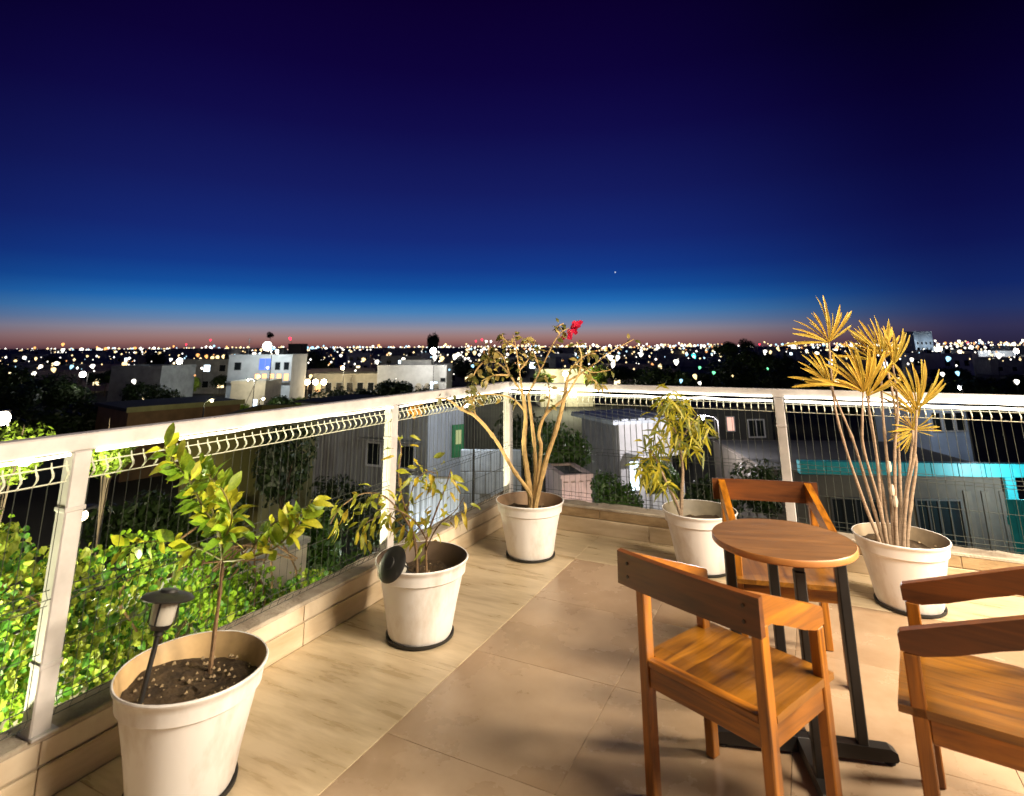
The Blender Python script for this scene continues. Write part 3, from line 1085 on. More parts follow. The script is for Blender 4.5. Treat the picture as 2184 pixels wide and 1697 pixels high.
# --- golden fan palm with many canes
e = empty('fan_palm', (2.405, 3.866, .31), 0, 'golden fan palm on thin grey canes in the rightmost pot', 'plant')
pl = Plant(e)
D = 3.87
canes = [((1872, 1165), (1840, 1080), (1800, 960), (1776, 860), (1766, 735), -.10), ((1880, 1168), (1856, 1080), (1818, 950), (1790, 880), (1768, 828), -.06),
         ((1888, 1170), (1868, 1070), (1838, 960), (1836, 900), (1838, 842), -.14), ((1894, 1160), (1880, 1060), (1858, 930), (1850, 860), (1862, 775), .08),
         ((1902, 1170), (1895, 1060), (1884, 940), (1878, 850), (1877, 765), .02), ((1908, 1172), (1905, 1070), (1905, 960), (1912, 880), (1902, 785), -.08),
         ((1914, 1166), (1916, 1060), (1912, 950), (1902, 850), (1884, 770), .12), ((1922, 1172), (1930, 1060), (1946, 980), (1950, 930), (1952, 880), -.10),
         ((1930, 1168), (1940, 1070), (1950, 1000), (1946, 960), (1942, 922), -.02), ((1884, 1175), (1876, 1100), (1868, 1000), (1860, 930), (1846, 850), -.02),
         ((1918, 1178), (1922, 1110), (1928, 1050), (1936, 1000), (1950, 890), .10)]
tips = []
for c in canes:
    dd = c[5]
    p_ = pbranch(pl, 'cane', m_cane, c[:5], [D - .03 + dd * .15, D + dd * .4, D + dd * .7, D + dd, D + dd], .0105, .0055, sides=8)
    tips.append(p_[-1])
# small sheaths on two canes
for (u, v) in ((1892, 1000), (1898, 1050), (1905, 1075)):
    c = at(u, v, D - .06) + pl.off
    MB().tube([c + Vector((0, 0, -.03)), c, c + Vector((.004, 0, .03))], [.010, .016, .008], 7).build('leaf_sheath', mat('pale_sheath', (.50, .42, .33), .8), e, True)


def leaflet_mesh(name, m, W=.085):
    b = MB()
    vs, fs = [], []
    n = 6
    for i in range(n + 1):
        t = i / n
        w = W * .5 * (.25 + .95 * math.sin(min(1, t * 1.15) * math.pi * .62)) * (1 if t < .85 else (.72 if t < .99 else .28))
        y, z = t, -.10 * t * t
        sd = math.sin(W * 900) * .10 * t * t
        z -= abs(math.sin(W * 531)) * .22 * t ** 3
        vs += [(-w + sd, y, z + w * .8), (sd, y, z), (w + sd, y, z + w * .8)]
    for i in range(n):
        for j in (0, 1):
            k_ = i * 3 + j
            fs.append((k_, k_ + 1, k_ + 4, k_ + 3))
    b.add(vs, fs)
    return b.mesh(name, m, True)


lml = [leaflet_mesh('leaflet', m, w) for m in lm_palm for w in (.040, .046, .053, .06)]
# fans: base pixel, axis (degrees from up, to the right +), half spread, count, length, depth offset
fans = [((1765, 735), -16, 72, 15, .30, -.10, .25), ((1838, 842), -18, 58, 13, .36, -.16, .5), ((1877, 765), -6, 52, 12, .27, .02, .2), ((1768, 828), -50, 40, 11, .27, -.06, .3),
        ((1768, 828), 10, 40, 6, .26, 0, -.3), ((1952, 880), 2, 46, 13, .33, -.10, .35), ((1942, 922), -40, 75, 10, .21, -.02, .6), ((1942, 922), 80, 35, 4, .19, -.02, .5), ((1902, 785), 16, 32, 8, .25, -.08, .2),
        ((1862, 775), -34, 40, 9, .26, .08, .1), ((1884, 770), 30, 30, 6, .26, .12, -.1), ((1846, 850), 30, 45, 9, .34, -.02, .2), ((1950, 890), -30, 40, 7, .26, .10, 0), ((1942, 930), -110, 40, 5, .18, -.02, .3)]
for (u, v), ax, half, n, L, dd, lean in fans:
    fe = empty('fan_leaf')
    fe.parent = e
    fe.location = at(u, v, D + dd) + pl.off
    n = int(n * 1.6)
    for k in range(n):
        a = R(ax + half * (-1 + 2 * (k + .5) / n) + rnd(-7, 7))
        dr = Vector((math.sin(a), -lean * (.3 + .7 * math.cos(a - R(ax))) + rnd(-.18, .18), math.cos(a)))
        nr = Vector((rnd(-.25, .25), -1, .35))
        link('leaflet', random.choice(lml), fe, orient((0, 0, 0), dr, nr, L * .88 * rnd(.62, 1.12)))

# --- solar stake lights
m_lens = mat('clear_lens', (.55, .53, .48), .15, trans=.3)


def solar_light(loc, tilt, az, label, hgt):
    e = empty('solar_light', loc, 0, label, 'solar light', 'solar stake lights in the pots')
    M_ = Matrix.Rotation(az, 4, 'Z') @ Matrix.Rotation(tilt, 4, 'X')
    MB().lathe([(.002, -.11), (.009, -.06), (.009, hgt - .018), (.016, hgt - .014), (.016, hgt - .001)], 12, M_).build('stake', m_black, e, True)
    MB().lathe([(.010, hgt), (.030, hgt + .003), (.036, hgt + .012), (.040, hgt + .018)], 24, M_).build('lens_base', m_black, e, True)
    MB().lathe([(.036, hgt + .0185), (.040, hgt + .03), (.044, hgt + .085), (.044, hgt + .092)], 24, M_).build('lens', m_lens, e, True)
    for k in range(4):
        MB().box((-.003, .0445, hgt + .019), (.003, .048, hgt + .092), M_ @ Matrix.Rotation(k * math.pi / 2 + .4, 4, 'Z')).build('lens_rib', m_black, e)
    MB().lathe([(.004, hgt + .0925), (.086, hgt + .093), (.088, hgt + .098), (.080, hgt + .106), (.05, hgt + .114), (.030, hgt + .116), (.029, hgt + .124), (.002, hgt + .125)], 36, M_).build('cap', m_black, e, True)


solar_light(at(302, 1455, 2.30), R(-12), R(-20), 'black solar stake light with clear lens in the nearest pot', .155)
solar_light(at(868, 1222, 3.42), R(58), R(-38), 'black solar stake light leaning over in the second pot', .05)

# ================================================================== THE TOWN BELOW
DOWN = Vector((0, 0, GZ))
m_plaster = mat('cream_plaster', (.50, .45, .36), .85, var=.25, scale=.8)
m_white_wall = mat('white_wall', (.66, .66, .66), .8, var=.18, scale=.7)
m_grey_wall = mat('grey_render', (.34, .34, .34), .85, var=.3, scale=.9)
m_olive = mat('olive_wall', (.20, .18, .05), .8, var=.3, scale=.7)
m_darkroof = mat('dark_roof', (.05, .05, .05), .9, var=.4, scale=.6)
m_zinc = mat('weathered_zinc', (.40, .42, .42), .5, col2=(.24, .23, .20), scale=1.3, stretch=(1, 1, .35), metal=.25)
m_zinc2 = mat('pale_zinc', (.56, .62, .68), .5, col2=(.38, .42, .46), scale=1.1, stretch=(1, 1, .35), metal=.2)
m_greenpaint = mat('green_paint', (.02, .26, .08), .5, var=.2, scale=4)
m_turq = mat('turquoise_paint', (.02, .34, .38), .5, var=.15, scale=3)
m_glassdark = mat('dark_pane', (.015, .018, .02), .08)
m_concrete = mat('concrete', (.36, .36, .34), .9, col2=(.24, .24, .22), scale=1.2, bump=.3, bscale=8)
m_pink = mat('pinkish_wall', (.55, .42, .40), .8, var=.25, scale=1.2)
m_brown = mat('brown_wall', (.26, .15, .07), .8, var=.4, scale=.8)


def lit(name, col, st_):
    return mat(name, (.1, .1, .1), .5, emit=col, strength=st_, sample=False)


E_WARM, E_COOL, E_ORANGE, E_BLUE = lit('lit_warm', (1, .78, .42), 3.5), lit('lit_cool', (.72, .88, 1), 3.5), lit('lit_orange', (1, .50, .18), 2.2), lit('lit_blue', (.06, .18, 1), 1.2)
E_PINK = lit('lit_pink', (1, .55, .42), 1.2)
FRAME = mat('window_frame', (.5, .5, .5), .5)


def frame_at(o, ang):
    return Matrix.Translation(o) @ Matrix.Rotation(ang, 4, 'Z')


def window(e, x, z, w, h, pane, wall_y=0, bars=1, name='window', fm=None):
    """framed window in a wall whose outer face is local y = wall_y (facing -y)"""
    f = MB()
    t = min(.07, w * .12)
    f.box((x - w / 2 - t, wall_y - .06, z - t), (x - w / 2, wall_y + .01, z + h + t))
    f.box((x + w / 2, wall_y - .06, z - t), (x + w / 2 + t, wall_y + .01, z + h + t))
    f.box((x - w / 2, wall_y - .06, z + h), (x + w / 2, wall_y + .01, z + h + t))
    f.box((x - w / 2, wall_y - .08, z - t), (x + w / 2, wall_y + .01, z))
    for i in range(bars):
        xx = x - w / 2 + w * (i + 1) / (bars + 1)
        f.box((xx - t * .35, wall_y - .05, z), (xx + t * .35, wall_y - .012, z + h))
    fr = f.build(name, fm or FRAME, e)
    MB().box((x - w / 2, wall_y - .01, z), (x + w / 2, wall_y + .02, z + h)).build('pane', pane, fr)


def block(o, ang, W, Dp, H, wallm, label, cat='building', name='house', parapet=.35, roofm=None, group=None, tank=False):
    """flat-roofed block; o = lower left front corner, front faces local -y"""
    e = empty(name, M=frame_at(o, ang), label=label, cat=cat, group=group)
    MB().box((0, 0, 0), (W, Dp, H)).build('wall', wallm, e)
    t = .15
    b = MB()
    b.box((-.05, -.05, H), (W + .05, t, H + parapet)).box((-.05, Dp - t, H), (W + .05, Dp + .05, H + parapet))
    b.box((-.05, t, H), (t, Dp - t, H + parapet)).box((W - t, t, H), (W + .05, Dp - t, H + parapet))
    ro = MB().box((t, t, H + .002), (W - t, Dp - t, H + .05)).build('roof', roofm or m_darkroof, e)
    b.build('parapet', wallm, ro)
    if tank:
        tx, ty = W * .72, Dp * .45
        MB().lathe([(.55, H + .052), (.55, H + 1.0), (.40, H + 1.18), (.15, H + 1.24)], 14, Matrix.Translation((tx, ty, 0)), caps=True).build('roof_tank', m_black, ro, True)
        an = MB()
        an.box((W * .2 - .03, Dp * .3 - .03, H + .052), (W * .2 + .03, Dp * .3 + .03, H + 2.6))
        for q_ in range(3):
            an.box((W * .2 - .5 + .1 * q_, Dp * .3 - .015, H + 2.0 + .2 * q_), (W * .2 + .5 - .1 * q_, Dp * .3 + .015, H + 2.03 + .2 * q_))
        an.build('antenna', m_grey_wall, ro)
    return e


def span(u0, u1, v, y):
    """left point and width of a front running across the view at depth y"""
    a, b = at(u0, v, y), at(u1, v, y)
    return a.x, b.x - a.x


def zat(u, v, y):
    return at(u, v, y).z


# ---- trees -----------------------------------------------------------------
def crown_mesh(name, m, n, rad, leaf, seed, flat=.8, lobes=9):
    rr = random.Random(seed)
    L = []
    for i in range(lobes):
        t, f = rr.uniform(0, 6.28), rr.uniform(-.5, .9)
        rl = rr.uniform(.35, .6)
        L.append((Vector((math.cos(t) * rr.uniform(.2, .65), math.sin(t) * rr.uniform(.2, .65), f * .6 * flat)), rl))
    b = MB()
    for i in range(n):
        c, rl = rr.choice(L)
        d = Vector((rr.gauss(0, 1), rr.gauss(0, 1), rr.gauss(0, 1))).normalized()
        p = (c + d * rl * rr.uniform(.55, 1.08)) * rad
        nrm = (d + Vector((rr.uniform(-1, 1), rr.uniform(-1, 1), rr.uniform(-1, 1))) * .8).normalized()
        x = nrm.cross(Vector((rr.uniform(-1, 1), rr.uniform(-1, 1), rr.uniform(-.3, 1)))).normalized()
        y = nrm.cross(x)
        s = leaf * rr.uniform(.6, 1.4)
        b.add([p - y * s, p + x * s * .45, p + y * s, p - x * s * .45], [(0, 1, 2, 3)])
    return b.mesh(name, m)


def trunk_mesh(name, m, h, r, spread, seed):
    rr = random.Random(seed)
    b = MB()
    b.tube([(0, 0, 0), (rr.uniform(-.1, .1), rr.uniform(-.1, .1), h * .5), (0, 0, h)], [r, r * .8, r * .6], 7)
    for i in range(5):
        t = rr.uniform(0, 6.28)
        e_ = Vector((math.cos(t) * spread, math.sin(t) * spread, h * rr.uniform(.95, 1.12)))
        b.tube([(0, 0, h * .85), e_ * .5 + Vector((0, 0, h * .47)), e_], [r * .45, r * .3, r * .12], 5)
    return b.mesh(name, m)


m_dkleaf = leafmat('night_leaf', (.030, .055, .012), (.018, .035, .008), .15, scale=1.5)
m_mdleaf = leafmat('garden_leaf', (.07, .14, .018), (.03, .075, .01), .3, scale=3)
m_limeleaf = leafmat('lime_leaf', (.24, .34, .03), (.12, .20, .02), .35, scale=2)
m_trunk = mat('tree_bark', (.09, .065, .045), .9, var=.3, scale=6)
CR = {}
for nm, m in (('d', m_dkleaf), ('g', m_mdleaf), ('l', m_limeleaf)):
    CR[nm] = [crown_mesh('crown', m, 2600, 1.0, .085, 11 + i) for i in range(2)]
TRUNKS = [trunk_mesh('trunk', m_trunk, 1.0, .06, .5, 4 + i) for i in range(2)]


def tree(p, h, rx, kind, label, group, rz=1.0, name='tree'):
    """tree standing at p with total height h and crown radius rx"""
    e = empty(name, p, rnd(0, 6.28), label, 'tree', group)
    ch = min(h * .75, rx * 2 * rz)
    link('crown', CR[kind][random.randrange(2)], e, Matrix.Translation((0, 0, h - ch / 2)) @ Matrix.Diagonal((rx, rx, ch / 2 / .95, 1)))
    th = max(.3, h - ch * .62)
    link('trunk', TRUNKS[random.randrange(2)], e, Matrix.Diagonal((rx * .5, rx * .5, th, 1)))
    return e


def tree_uv(u, vtop, y, wpx, kind, label, group, rz=1.0, name='tree'):
    top = at(u, vtop, y)
    return tree((top.x, y, GZ), top.z - GZ, wpx * y / FPX / 2, kind, label, group, rz, name)


# ---- street lamps that light the nearer yards ---------------------------------
def street_lamp(p, h, power, col, label, emat, rz=0, r=.09, arm=.7, group='street lamps of the near yards'):
    e = empty('street_lamp', p, rz, label, 'street lamp', group)
    MB().tube([(0, 0, 0), (0, 0, h * .6), (0, 0, h - .15), (arm * .3, 0, h), (arm, 0, h + .05)], [.06, .05, .04, .035, .03], 7).build('pole', m_black, e, True)
    MB().bbox((arm - .1, -.09, h + .03), (arm + .35, .09, h + .09), .02).build('lamp_housing', m_black, e)
    MB().lathe([(r * .05, -r * .98), (r * .5, -r * .87), (r * .87, -r * .5), (r, 0), (r * .87, r * .5), (r * .5, r * .87), (r * .3, r * .95)], 12, Matrix.Translation((arm + .14, 0, h + .03 - r * .96))).build('lamp_bulb', emat, e, True)
    point_light('bulb_glow', (arm + .14, 0, h - r * 2 - .12), power, col, .12, e)
    return e


E_LAMP = lit('lamp_white', (1, .95, .85), 30)
E_LAMPW = lit('lamp_warm', (1, .80, .48), 25)

# ---- garden just outside the left railing: wall, vine hedge, lamp -----------------
gw = empty('garden_wall', M=TM.copy(), label='pale garden wall behind the vines, below the left railing', cat='wall')
MB().box((-4.75, -9, GZ), (-4.5, 2.2, -1.35)).build('wall_body', m_plaster, gw)
MB().bbox((-4.82, -9, -1.349), (-4.43, 2.2, -1.27), .01).build('coping', m_concrete, gw)
for i in range(6):
    MB().bbox((-4.48, -3.4 + i * .75, -1.9), (-4.40, -3.32 + i * .75, -.55 - .15 * i), .01).build('white_post', mat('post_white', (.6, .68, .60), .6), gw)
yard = MB().box((-4.49, -9, GZ + .01), (-.13, 9, GZ + .05)).build('yard_paving', m_concrete, M=TM.copy())
tag(yard, kind='structure')

vm = [leafmat('vine_a', (.22, .36, .015), (.10, .22, .012), .35, .62, 2), leafmat('vine_b', (.07, .20, .02), (.03, .10, .01), .3, scale=2), leafmat('vine_c', (.30, .34, .04), (.16, .22, .02), .3, scale=2)]
vine = MB()
rr = random.Random(77)


def vine_leaf(mb, p, s, mi, d=None):
    d = d or Vector((rr.gauss(.8, .5), rr.gauss(-.5, .5), rr.gauss(-.2, .6)))
    d.normalize()
    dn = Vector((rr.uniform(-.6, .6), rr.uniform(-.6, .6), -1 + rr.uniform(-.2, .6)))
    y = (dn - d * dn.dot(d)).normalized()
    x = y.cross(d)
    f = d * s * .18
    mb.add([p, p + x * s * .5 + y * s * .30 + f, p + x * s * .42 + y * s * .72 + f * .6, p + y * s * 1.15 - f, p - x * s * .42 + y * s * .72 + f * .6, p - x * s * .5 + y * s * .30 + f, p + y * s * .55],
           [(0, 1, 6), (1, 2, 6), (2, 3, 6), (3, 4, 6), (4, 5, 6), (5, 0, 6)], mi)


def hedge_top(ly):
    return min(.5, -.30 - .40 * (ly + 1.35)) + .12 * math.sin(ly * 5.1) + .07 * math.sin(ly * 11.3)


for i in range(26000):
    ly = rr.uniform(-6.5, 2.6)
    zt = hedge_top(ly)
    zb = -1.75 + .35 * math.sin(ly * 3.1) + .2 * math.sin(ly * 7.7)
    if ly > -.6:
        zb -= 1
    z = zt - (zt - zb) * rr.random() ** .9
    lx = -3.8 + .30 * math.sin(ly * 4 + z * 3) + .16 * math.sin(ly * 9 - z * 7) + rr.gauss(0, .20)
    mi = (0, 0, 1, 1, 2)[int(2.5 + 2.4 * math.sin(ly * 2.3 + z * 1.7 + rr.gauss(0, 1.0)))]
    vine_leaf(vine, T(lx, ly, z), rr.uniform(.028, .072) if rr.random() < .9 else rr.uniform(.07, .11), mi)
vh = tag(vine.build('vine_leaves', vm), 'bright green vine leaves hanging over the garden wall, lower left', 'vine', kind='stuff')
vs_ = MB()
for i in range(26):
    ly = rr.uniform(-6.3, 1.3)
    p0 = Vector((-4.2, ly, -2.6))
    vs_.tube(smooth_path([T(*p0), T(-3.9, ly + rr.uniform(-.3, .3), -1.6), T(-3.7, ly + rr.uniform(-.6, .6), -.8), T(-3.6, ly + rr.uniform(-.8, .8), hedge_top(ly) - .1)]), .012, 5)
st_o = vs_.build('vine_stems', m_bark, vh)
tag(st_o, kind='stuff')
street_lamp(T(-1.9, -4.9, GZ), 6.0, 2300, (1, .95, .60), 'yard lamp that lights the vines, beyond the left edge', E_LAMPW, rz=R(60), arm=.4)

# ---- neighbour house at the far left with the bluish lit window
p = T(-7.2, -6.0, GZ)
e = block(p, -TA + R(90), 5.2, 4, 6.35, m_brown, 'warm lit house with a bluish window at the left edge')
window(e, 3.62, 5.55, .8, .5, E_COOL, bars=1)
window(e, 1.6, 5.3, .8, .9, E_WARM, bars=1)
for zz in (6.0, 3.2):
    MB().box((0, -.08, zz), (5.2, -.002, zz + .12)).build('string_course', m_plaster, e)
street_lamp(T(-5.4, -3.9, GZ), 6.7, 200, (1, .74, .36), 'warm lamp in front of the leftmost house', E_LAMPW, rz=R(180), arm=.5)

# ---- olive house behind the lemon plant
y = 17
x0, w = span(384, 552, 975, y)
e = block((x0, y, GZ), R(4), w, 6, zat(470, 932, y) - GZ, m_olive, 'olive house with a plain dark wall behind the lemon plant')
window(e, w * .3, 1.2, 1.0, 1.1, m_glassdark)
street_lamp((x0 + 1.2, y - 5, GZ), 5.6, 14, (1, .9, .6), 'small lamp in the yard of the olive house', E_LAMPW, rz=R(-90), arm=.4)


# ---- corrugated zinc house
def corrugated(W, H, m, e, name='corrugated_sheet', pitch=.22, depth=.035, M=Matrix.Identity(4)):
    """wall of separate corrugated sheets in local x,z with face to -y"""
    n = max(1, round(W / .9))
    for i in range(n):
        a, b_ = W * i / n, W * (i + 1) / n
        s_ = MB()
        k_ = max(6, int((b_ - a) / pitch * 4))
        for j in range(k_ + 1):
            x = a + (b_ - a) * j / k_
            yv = -depth * (.5 + .5 * math.sin(2 * math.pi * x / pitch)) - .01 * (i % 2)
            s_.v += [(x, yv, 0), (x, yv, H - .06 * (i % 3))]
        for j in range(k_):
            s_.f.append((2 * j, 2 * j + 2, 2 * j + 3, 2 * j + 1))
            s_.mi.append(0)
        s_.build(name, m, e, True, M)


y = 29.0
pc = at(905, 1050, y)
pl_ = at(625, 1050, y + 3.5)
pr_ = at(982, 1050, y + 1.2)
ztop = zat(905, 868, y)
H = ztop - GZ
e = empty('zinc_house', (pc.x, pc.y, GZ), 0, 'corrugated zinc house with a green door behind the left railing', 'house')
dl = Vector((pc.x - pl_.x, pc.y - pl_.y))
angL = math.atan2(dl.y, dl.x)
ML = Matrix.Rotation(angL, 4, 'Z') @ Matrix.Translation((-dl.length, 0, 0))
corrugated(dl.length, H, m_zinc, e, M=ML)
dr_ = Vector((pr_.x - pc.x, pr_.y - pc.y))
MR = Matrix.Rotation(math.atan2(dr_.y, dr_.x), 4, 'Z')
corrugated(dr_.length, H, m_zinc2, e, M=MR)
b = MB()
b.box((.05, .02, 0), (dl.length - .02, 4.0, H - .2), ML)
b.build('frame_core', m_darkroof, e)
rf = MB().prism([(-.3, -.35), (dl.length + .3, -.35), (dl.length + .3, 4.3), (-.3, 4.3)], H - .04, H + .06, ML).build('roof', m_darkroof, e)
# window group with pale frames on the left wall
we = MB()
wx = dl.length * .56
for i in range(3):
    f_ = MB()
    a = wx + i * 1.0
    z0, z1 = H * .50, H * .50 + 1.15
    f_.box((a, -.10, z0), (a + .09, -.05, z1), ML).box((a + .85, -.10, z0), (a + .94, -.05, z1), ML).box((a + .09, -.10, z1 - .09), (a + .85, -.05, z1), ML).box((a + .09, -.10, z0), (a + .85, -.05, z0 + .09), ML)
    fr = f_.build('window', m_white_wall, e)
    MB().box((a + .09, -.065, z0 + .09), (a + .85, -.05, z1 - .09), ML).build('pane', m_glassdark, fr)
MB().box((wx - .2, -.55, H * .50 + 1.25), (wx + 3.2, -.03, H * .5 + 1.33), ML).build('window_hood', m_zinc, e)
dw = dr_.length
dz0, dz1 = zat(968, 975, y + .8) - GZ, zat(968, 905, y + .8) - GZ
f_ = MB().box((dw * .66, -.12, dz0), (dw * .98, -.05, dz1), MR)
do = f_.build('door', m_greenpaint, e)
MB().box((dw * .75, -.135, dz0 + .6), (dw * .90, -.121, dz1 - .25), MR).build('door_glass', lit('lit_door', (.8, .9, .35), .5), do)
street_lamp((pc.x + 2.4, pc.y - 4.5, GZ), 6.2, 260, (.85, .93, 1), 'cool white lamp in front of the zinc house', E_LAMP, rz=R(120), arm=.6)
street_lamp((pc.x - 6.0, pc.y - 7.5, GZ), 5.0, 20, (1, .92, .7), 'dim lamp in the yard left of the zinc house', E_LAMPW, rz=R(90), arm=.4)

# grey block wall and yard right of it
y = 26
x0, w = span(978, 1108, 1000, y)
e = empty('block_wall', (x0, y, GZ), R(-3), 'grey concrete block wall with a small opening near the corner post', 'wall')
Hb = zat(1030, 957, y) - GZ
nb, nr_ = 6, 5
for j in range(nr_):
    for i in range(nb + (j % 2)):
        a = max(0, (i - .5 * (j % 2)) * w / nb)
        c = min(w, (i + 1 - .5 * (j % 2)) * w / nb)
        if c - a < .05 or (j == 2 and i == 2):
            continue
        MB().bbox((a + .012, -.10, Hb * j / nr_ + .012), (c - .012, .10, Hb * (j + 1) / nr_ - .012), .02).build('wall_block', mat('block_render', (.42, .46, .50), .85, var=.25, scale=1.4), e)
MB().box((.01, -.06, .0), (w - .01, .06, Hb - .02)).build('mortar', m_concrete, e)
MB().box((0, -6, .02), (w, -.11, .06)).build('yard_slab', m_concrete, e)

# ---- white house on the right with its corner towards the terrace
y = 29
pc = at(1318, 1000, y)
Hh = zat(1318, 905, y) - GZ
e = empty('white_house', (pc.x, y, GZ), R(22), 'white plank walled house with a bluish window between two garden trees', 'house')
WR, WL = 3.0, 3.4
MB().box((0, .06, 0), (WR, WL, Hh)).build('wall', m_grey_wall, e)
for i in range(9):
    MB().bbox((WR * i / 9 + .015, -.03 - .01 * (i % 2), .05), (WR * (i + 1) / 9 - .015, .055, Hh - .03), .01).build('plank', m_white_wall, e)
for i in range(10):
    MB().bbox((-.05, .1 + (WL - .1) * i / 10, .05), (-.002, .08 + (WL - .1) * (i + 1) / 10, Hh - .03), .01).build('plank', m_grey_wall, e)  # same planks in grey: the dim side's shade is put into the colour
roof = MB().prism([(-.5, -.4), (WR + .3, -.4), (WR + .3, WL + .3), (-.5, WL + .3)], Hh, Hh + .14).build('roof', m_zinc2, e)
for i in range(8):
    MB().bbox((-.5 + i * .47, -.38, Hh + .141), (-.5 + i * .47 + .40, WL + .28, Hh + .22 + .03 * (i % 2)), .03).build('roof_sheet', m_zinc2, roof)
window(e, .75, Hh * .40, .5, 1.25, E_COOL, wall_y=-.045, bars=1)
window(e, 1.85, Hh * .38, .7, 1.4, m_glassdark, wall_y=-.045, bars=2)
MB().box((.3, -1.1, Hh * .72), (WR, -.05, Hh * .74)).build('canopy', m_white_wall, e)
for i in range(3):
    MB().lathe([(.04, 0), (.04, Hh * .72)], 8, Matrix.Translation((.4 + i * 1.2, -1.0, 0)), caps=True).build('canopy_post', m_white_wall, e)
street_lamp((pc.x + 3.6, y - 3.4, GZ), 5.6, 850, (1, .93, .96), 'white lamp lighting the plank walled house', E_LAMP, rz=R(150), arm=.5)
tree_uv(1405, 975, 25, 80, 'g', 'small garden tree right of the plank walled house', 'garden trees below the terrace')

y = 21
x0, w = span(1195, 1262, 1060, y)
e = block((x0, y, GZ), R(12), w, 2, zat(1220, 1022, y) - GZ, m_pink, 'low pinkish lit shed seen beside the corner pot', name='shed', parapet=.12)
for i in range(4):
    MB().box((w * (i + .2) / 4, -.05, .05), (w * (i + .8) / 4, -.003, zat(1220, 1030, y) - GZ)).build('plank', m_pink, e)
street_lamp((x0 + .6, y - 2.0, GZ), 3.2, 120, (1, .8, .72), 'low lamp beside the pinkish shed', E_LAMPW, rz=R(90), arm=.3)

# ---- house with turquoise trim behind the palm
y = 23
x0, w = span(1628, 2125, 1060, y)
zf = zat(1850, 990, y)
Hh = zf - GZ
m_stone = mat('dim_stone', (.13, .11, .085), .85, col2=(.07, .06, .05), scale=1.0, bump=.3, bscale=6)
e = block((x0, y, GZ), R(-5), w, 7, Hh - .3, m_stone, 'grey house with turquoise roof edge behind the golden palm', parapet=.05)
for i in range(9):
    MB().bbox((w * .14 + i * w * .105, -.42, Hh - .32), (w * .14 + (i + 1) * w * .105 - .02, -.10, Hh + .12), .01).build('fascia_board', m_turq, e)
for k_, (a, b_) in enumerate(((.27, .46), (.61, .78))):
    window(e, w * (a + b_) / 2, Hh * .30, w * (b_ - a), Hh * .42, m_glassdark, bars=3, fm=mat('dark_frame', (.07, .065, .06), .6))
MB().bbox((w * .955, -.28, .0), (w * .995, -.11, Hh - .34), .02).build('corner_pillar', m_turq, e)
for i in range(3):
    MB().box((w * .80 + i * .6, -.05, Hh * .1), (w * .80 + i * .6 + .25, -.003, Hh * .8)).build('wall_panel', m_stone, e)
x1, w1 = span(2142, 2230, 1090, y - 3)
e2 = empty('turquoise_gate', (x1, y - 3, GZ), R(-5), 'turquoise board gate at the lower right behind the railing', 'gate')
hg = zat(2160, 1072, y - 3) - GZ
for i in range(6):
    MB().bbox((w1 * i / 6 + .01, -.03, .05), (w1 * (i + 1) / 6 - .01, .03, hg), .01).build('board', m_turq, e2)
MB().box((0, .031, hg * .3), (w1, .07, hg * .36)).build('rail', m_turq, e2)
MB().box((0, .031, hg * .8), (w1, .07, hg * .86)).build('rail', m_turq, e2)
street_lamp((at(2262, 1040, y - 3).x, y - 3.2, GZ), 4.3, 400, (.80, .95, 1), 'cool lamp beside the turquoise gate', E_LAMP, rz=R(150), arm=.6)
# pale blue lit annex behind it
y = 33
x0, w = span(1978, 2070, 915, y)
e = block((x0, y, GZ), R(6), w, 4, zat(2020, 886, y) - GZ, mat('pale_blue_wall', (.40, .50, .66), .8, var=.15, scale=1), 'pale blue block behind the house with turquoise trim')
for i in range(3):
    window(e, w * (.2 + .3 * i), (zat(2020, 925, y) - GZ), .5, .9, m_glassdark, bars=0)
street_lamp((x0 - .5, y - 3.5, GZ), 6.5, 160, (.8, .9, 1), 'lamp in front of the pale blue block', E_LAMP, rz=R(60), arm=.5)
# dark house with a small pink window
y = 36
x0, w = span(1470, 1650, 930, y)
e = block((x0, y, GZ), R(3), w, 8, zat(1560, 885, y) - GZ, mat('dark_wall', (.05, .05, .045), .9, var=.3, scale=1), 'dark house with one small pink window behind the railing')
window(e, w * .49, zat(1562, 922, y) - GZ, .42, .75, E_PINK, bars=0)
window(e, w * .2, zat(1562, 935, y) - GZ, .9, .9, m_glassdark)
window(e, w * .8, zat(1562, 935, y) - GZ, .9, .9, m_glassdark)

# ---- low corrugated fence lit white, and dark clutter in the yard
y = 17
x0, w = span(868, 978, 1060, y)
e = empty('corrugated_fence', (x0, y, GZ), R(-8), 'low pale corrugated fence seen behind the drooping shrub', 'fence')
corrugated(w, zat(920, 1012, y) - GZ, m_zinc2, e, pitch=.16)
MB().box((-.05, .02, zat(920, 1012, y) - GZ - .12), (w + .05, .08, zat(920, 1012, y) - GZ - .02)).build('fence_rail', m_concrete, e)
street_lamp((x0 + w * .45, y - 2.2, GZ), 3.6, 150, (.9, .95, 1), 'low white lamp in front of the corrugated fence', E_LAMP, rz=R(90), arm=.3)
y = 20
p = at(590, 1090, y)
e = empty('water_tank', (p.x, y, GZ), 0, 'dim grey domed water tank in the dark yard', 'tank')
ht = zat(590, 1058, y) - GZ
MB().lathe([(.75, 0), (.78, .1), (.80, ht * .5), (.78, ht * .78), (.70, ht * .88), (.45, ht * .97), (.14, ht), (.02, ht)], 28).build('tank_body', m_concrete, e, True)
MB().lathe([(.14, ht + .001), (.15, ht + .06), (.02, ht + .08)], 16).build('lid', m_black, e, True)
tree_uv(590, 965, 25, 110, 'd', 'dark tree between the olive house and the zinc house', 'garden trees below the terrace')
